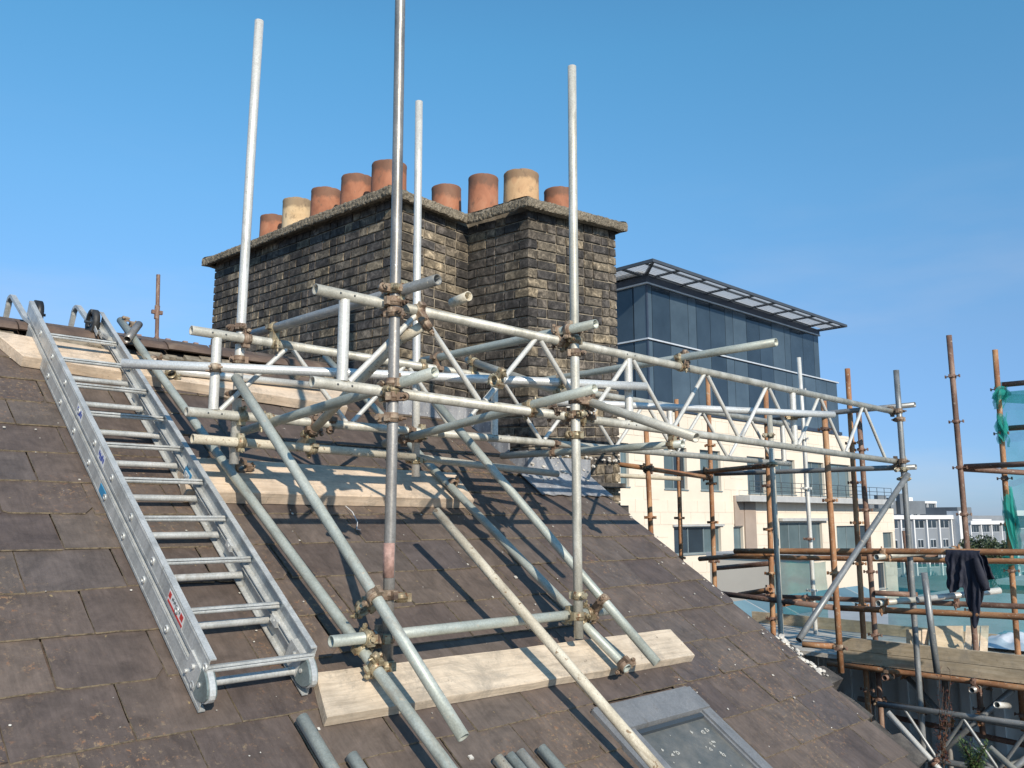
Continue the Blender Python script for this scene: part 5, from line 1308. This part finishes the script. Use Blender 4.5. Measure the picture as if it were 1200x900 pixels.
far_block('housing_block', Vector((pA.x, pA.y, 0)), 0.0, 11, 1.5, .3, -8, 3, 4, 'grey block half hidden by the net at the right edge')
# scattered town beyond
rt = random.Random(5)
for k, (x, d, w, h, mt) in enumerate(((1010, 330, 30, -1.5, 'grey_render'), (1128, 300, 26, -1.0, 'white_render'), (1160, 260, 40, -2.4, 'grey_render'), (960, 420, 60, -1.0, 'red_brick_wall'), (1250, 200, 40, -2, 'grey_cladding'), (880, 500, 70, -.8, 'grey_render'), (1120, 520, 80, .4, 'grey_cladding'))):
    p = onD(x, 640, d); mb = MB(); ex = empty('far_building', Vector((p.x, p.y, GROUND)), ('grey low far building behind the cream block', 'pale low far building behind the tall weathered upright', 'wide grey far building behind the trees', 'reddish far building hidden mostly by the office', 'grey far building beyond the right edge', 'long grey far building on the skyline', 'long pale far building on the skyline behind the housing blocks')[k], 'building')
    c = Vector((p.x, p.y, 0)); q = [c + Vector((-w / 2, 0, 0)), c + Vector((w / 2, 4, 0)), c + Vector((w / 2, 16, 0)), c + Vector((-w / 2, 14, 0))]
    mb.box8([a_ + zV * GROUND for a_ in q] + [a_ + zV * h for a_ in q]); mb.build('wall', mt, ex)

# ------------------------------------------------------------------ trees and plants
def tree(x, d, ztop, rad, lab, seed):
    r = random.Random(seed); p = onD(x, 640, d); b = Vector((p.x, p.y, GROUND)); H = ztop - GROUND
    e = empty('tree', b, lab, 'tree', 'trees before the far housing block'); m = MB(); m.tube(b, b + zV * H * .55, .28, 8, True, 0, .14)
    tips = []
    for k in range(7):
        t = r.uniform(0, 6.28); q = b + zV * H * r.uniform(.35, .55); w = q + Vector((math.cos(t) * rad * .7, math.sin(t) * rad * .7, H * r.uniform(.15, .35))); m.tube(q, w, .09, 6, True, 0, .03); tips.append(w)
    m.build('trunk', 'bark', e); m = MB()
    cl = [(w, rad * r.uniform(.32, .5)) for w in tips] + [(b + Vector((r.uniform(-.5, .5) * rad, r.uniform(-.5, .5) * rad, H * r.uniform(.6, .9))), rad * r.uniform(.3, .5)) for _ in range(9)]
    for c, rr_ in cl:
        for _ in range(170):
            v_ = Vector((r.gauss(0, 1), r.gauss(0, 1), r.gauss(0, .8))).normalized() * rr_ * r.uniform(.6, 1.08); q = c + v_
            if q.z > ztop: q.z = ztop - r.uniform(0, .5)
            a_ = Vector((r.gauss(0, 1), r.gauss(0, 1), r.gauss(0, 1))).normalized(); s_ = r.uniform(.10, .22); f = a_.orthogonal().normalized(); g_ = a_.cross(f)
            m.add([q - f * s_, q + g_ * s_ * .6, q + f * s_, q - g_ * s_ * .6], [(0, 1, 2, 3)])
    m.build('crown', 'leaf_tree', e, kind='stuff')
for k, (x, d, zt_, rd) in enumerate(((1146, 108, -2.9, 2.6), (1158, 112, -3.1, 2.6), (1170, 106, -3.2, 2.4), (1183, 104, -3.3, 2.6), (1135, 112, -4.6, 2.2))):
    tree(x, d, zt_ + 1.0, rd, ('leftmost tall tree', 'second tree from the left', 'third tree from the left', 'rightmost tree, partly behind the netting', 'lowest tree at the left end')[k] + ' of the row before the far housing blocks', k)
def weed(base, H, mat, lab, n_, seed, spread=.12, leaf=.018):
    r = random.Random(seed); e = empty('weed', base, lab, 'plant'); st_ = MB(); lf = MB()
    for k in range(n_):
        q = base.copy(); d = Vector((r.uniform(-1, 1) * spread, r.uniform(-1, 1) * spread, 1)).normalized(); L = H * r.uniform(.55, 1.0); N_ = 12
        for i in range(N_):
            q2 = q + d * (L / N_); st_.tube(q, q2, .0032 * (1 - i / N_ * .6), 5, False); d = (d + Vector((r.uniform(-1, 1), r.uniform(-1, 1), 0)) * .13).normalized(); q = q2
            for _ in range(6):
                a_ = Vector((r.gauss(0, 1), r.gauss(0, 1), r.gauss(.3, .6))).normalized(); f = a_.cross(zV).normalized() if abs(a_.z) < .95 else uV; s_ = leaf * r.uniform(.6, 1.3) * (1.15 - .6 * i / N_)
                c = q + a_ * r.uniform(.3, 1.4) * leaf; lf.add([c, c + a_ * s_ + f * s_ * .4, c + a_ * s_ * 2, c + a_ * s_ - f * s_ * .4], [(0, 1, 2, 3)])
    st_.build('stem', 'bark', e, kind='stuff'); lf.build('leaf', mat, e, kind='stuff')
pw = onU(1106, 900, 5.75); weed(pw, .60, 'leaf_dead', 'reddish brown dead weed growing up beside the gable at the lower right', 5, 3, .10, .016)
pw = onU(1143, 905, 5.9); weed(pw, .26, 'leaf_green', 'small green weed growing by the gable at the lower frame edge', 9, 8, .5, .018)

# behind the ridge: a rusty pole, a far crested ridge and a stretched cable
pole = empty('rusty_pole', onD(183, 430, 11), 'thin rusty pole with a sleeve standing behind the ridge at the left', 'pole')
mb = MB(); a_, b_ = onD(182, 470, 11), onD(185.5, 322, 11); mb.tube(a_, b_, .026, 10); mb.build('shaft', 'rusty_brown', pole)
mb = MB(); c = onD(184, 366, 11); mb.tube(c - zV * .09, c + zV * .09, .034, 10); mb.obox(c, uV, vV, zV, .07, .02, .025); mb.build('sleeve', 'rusty_brown', pole)
rb = empty('rear_house', W(2, 14, GROUND), 'neighbouring roof just showing its pink crested ridge tiles behind the slate ridge', 'house')
mb = MB(); Vr_ = 13.5; zr2 = onV(230, 413, Vr_).z
prism(mb, -3.0, 8.0, [(Vr_ - 5, GROUND), (Vr_ + 5, GROUND), (Vr_ + 5, zr2 - 3.4), (Vr_, zr2), (Vr_ - 5, zr2 - 3.4)]); mb.build('roof', 'slate', rb)
U = u_at(120, 405, Vr_)
while U < u_at(262, 415, Vr_):
    m = MB(); m.uvbox(U, U + .44, Vr_ - .12, Vr_ + .12, zr2 - .03, zr2 + .06)
    for k in range(3): m.uvbox(U + .03 + k * .14, U + .10 + k * .14, Vr_ - .03, Vr_ + .03, zr2 + .061, zr2 + .16 - .04 * (k % 2))
    m.build('crest_tile', 'pink_clay', rb); U += .46
mb = MB(); mb.path([onD(160, 399, 9), onD(205, 404, 9.1), onD(250, 408, 9.3)], .004, 5); tag(mb.build('cable', 'white_cable'), 'thin pale cable stretched just above the ridge at the left', 'cable')
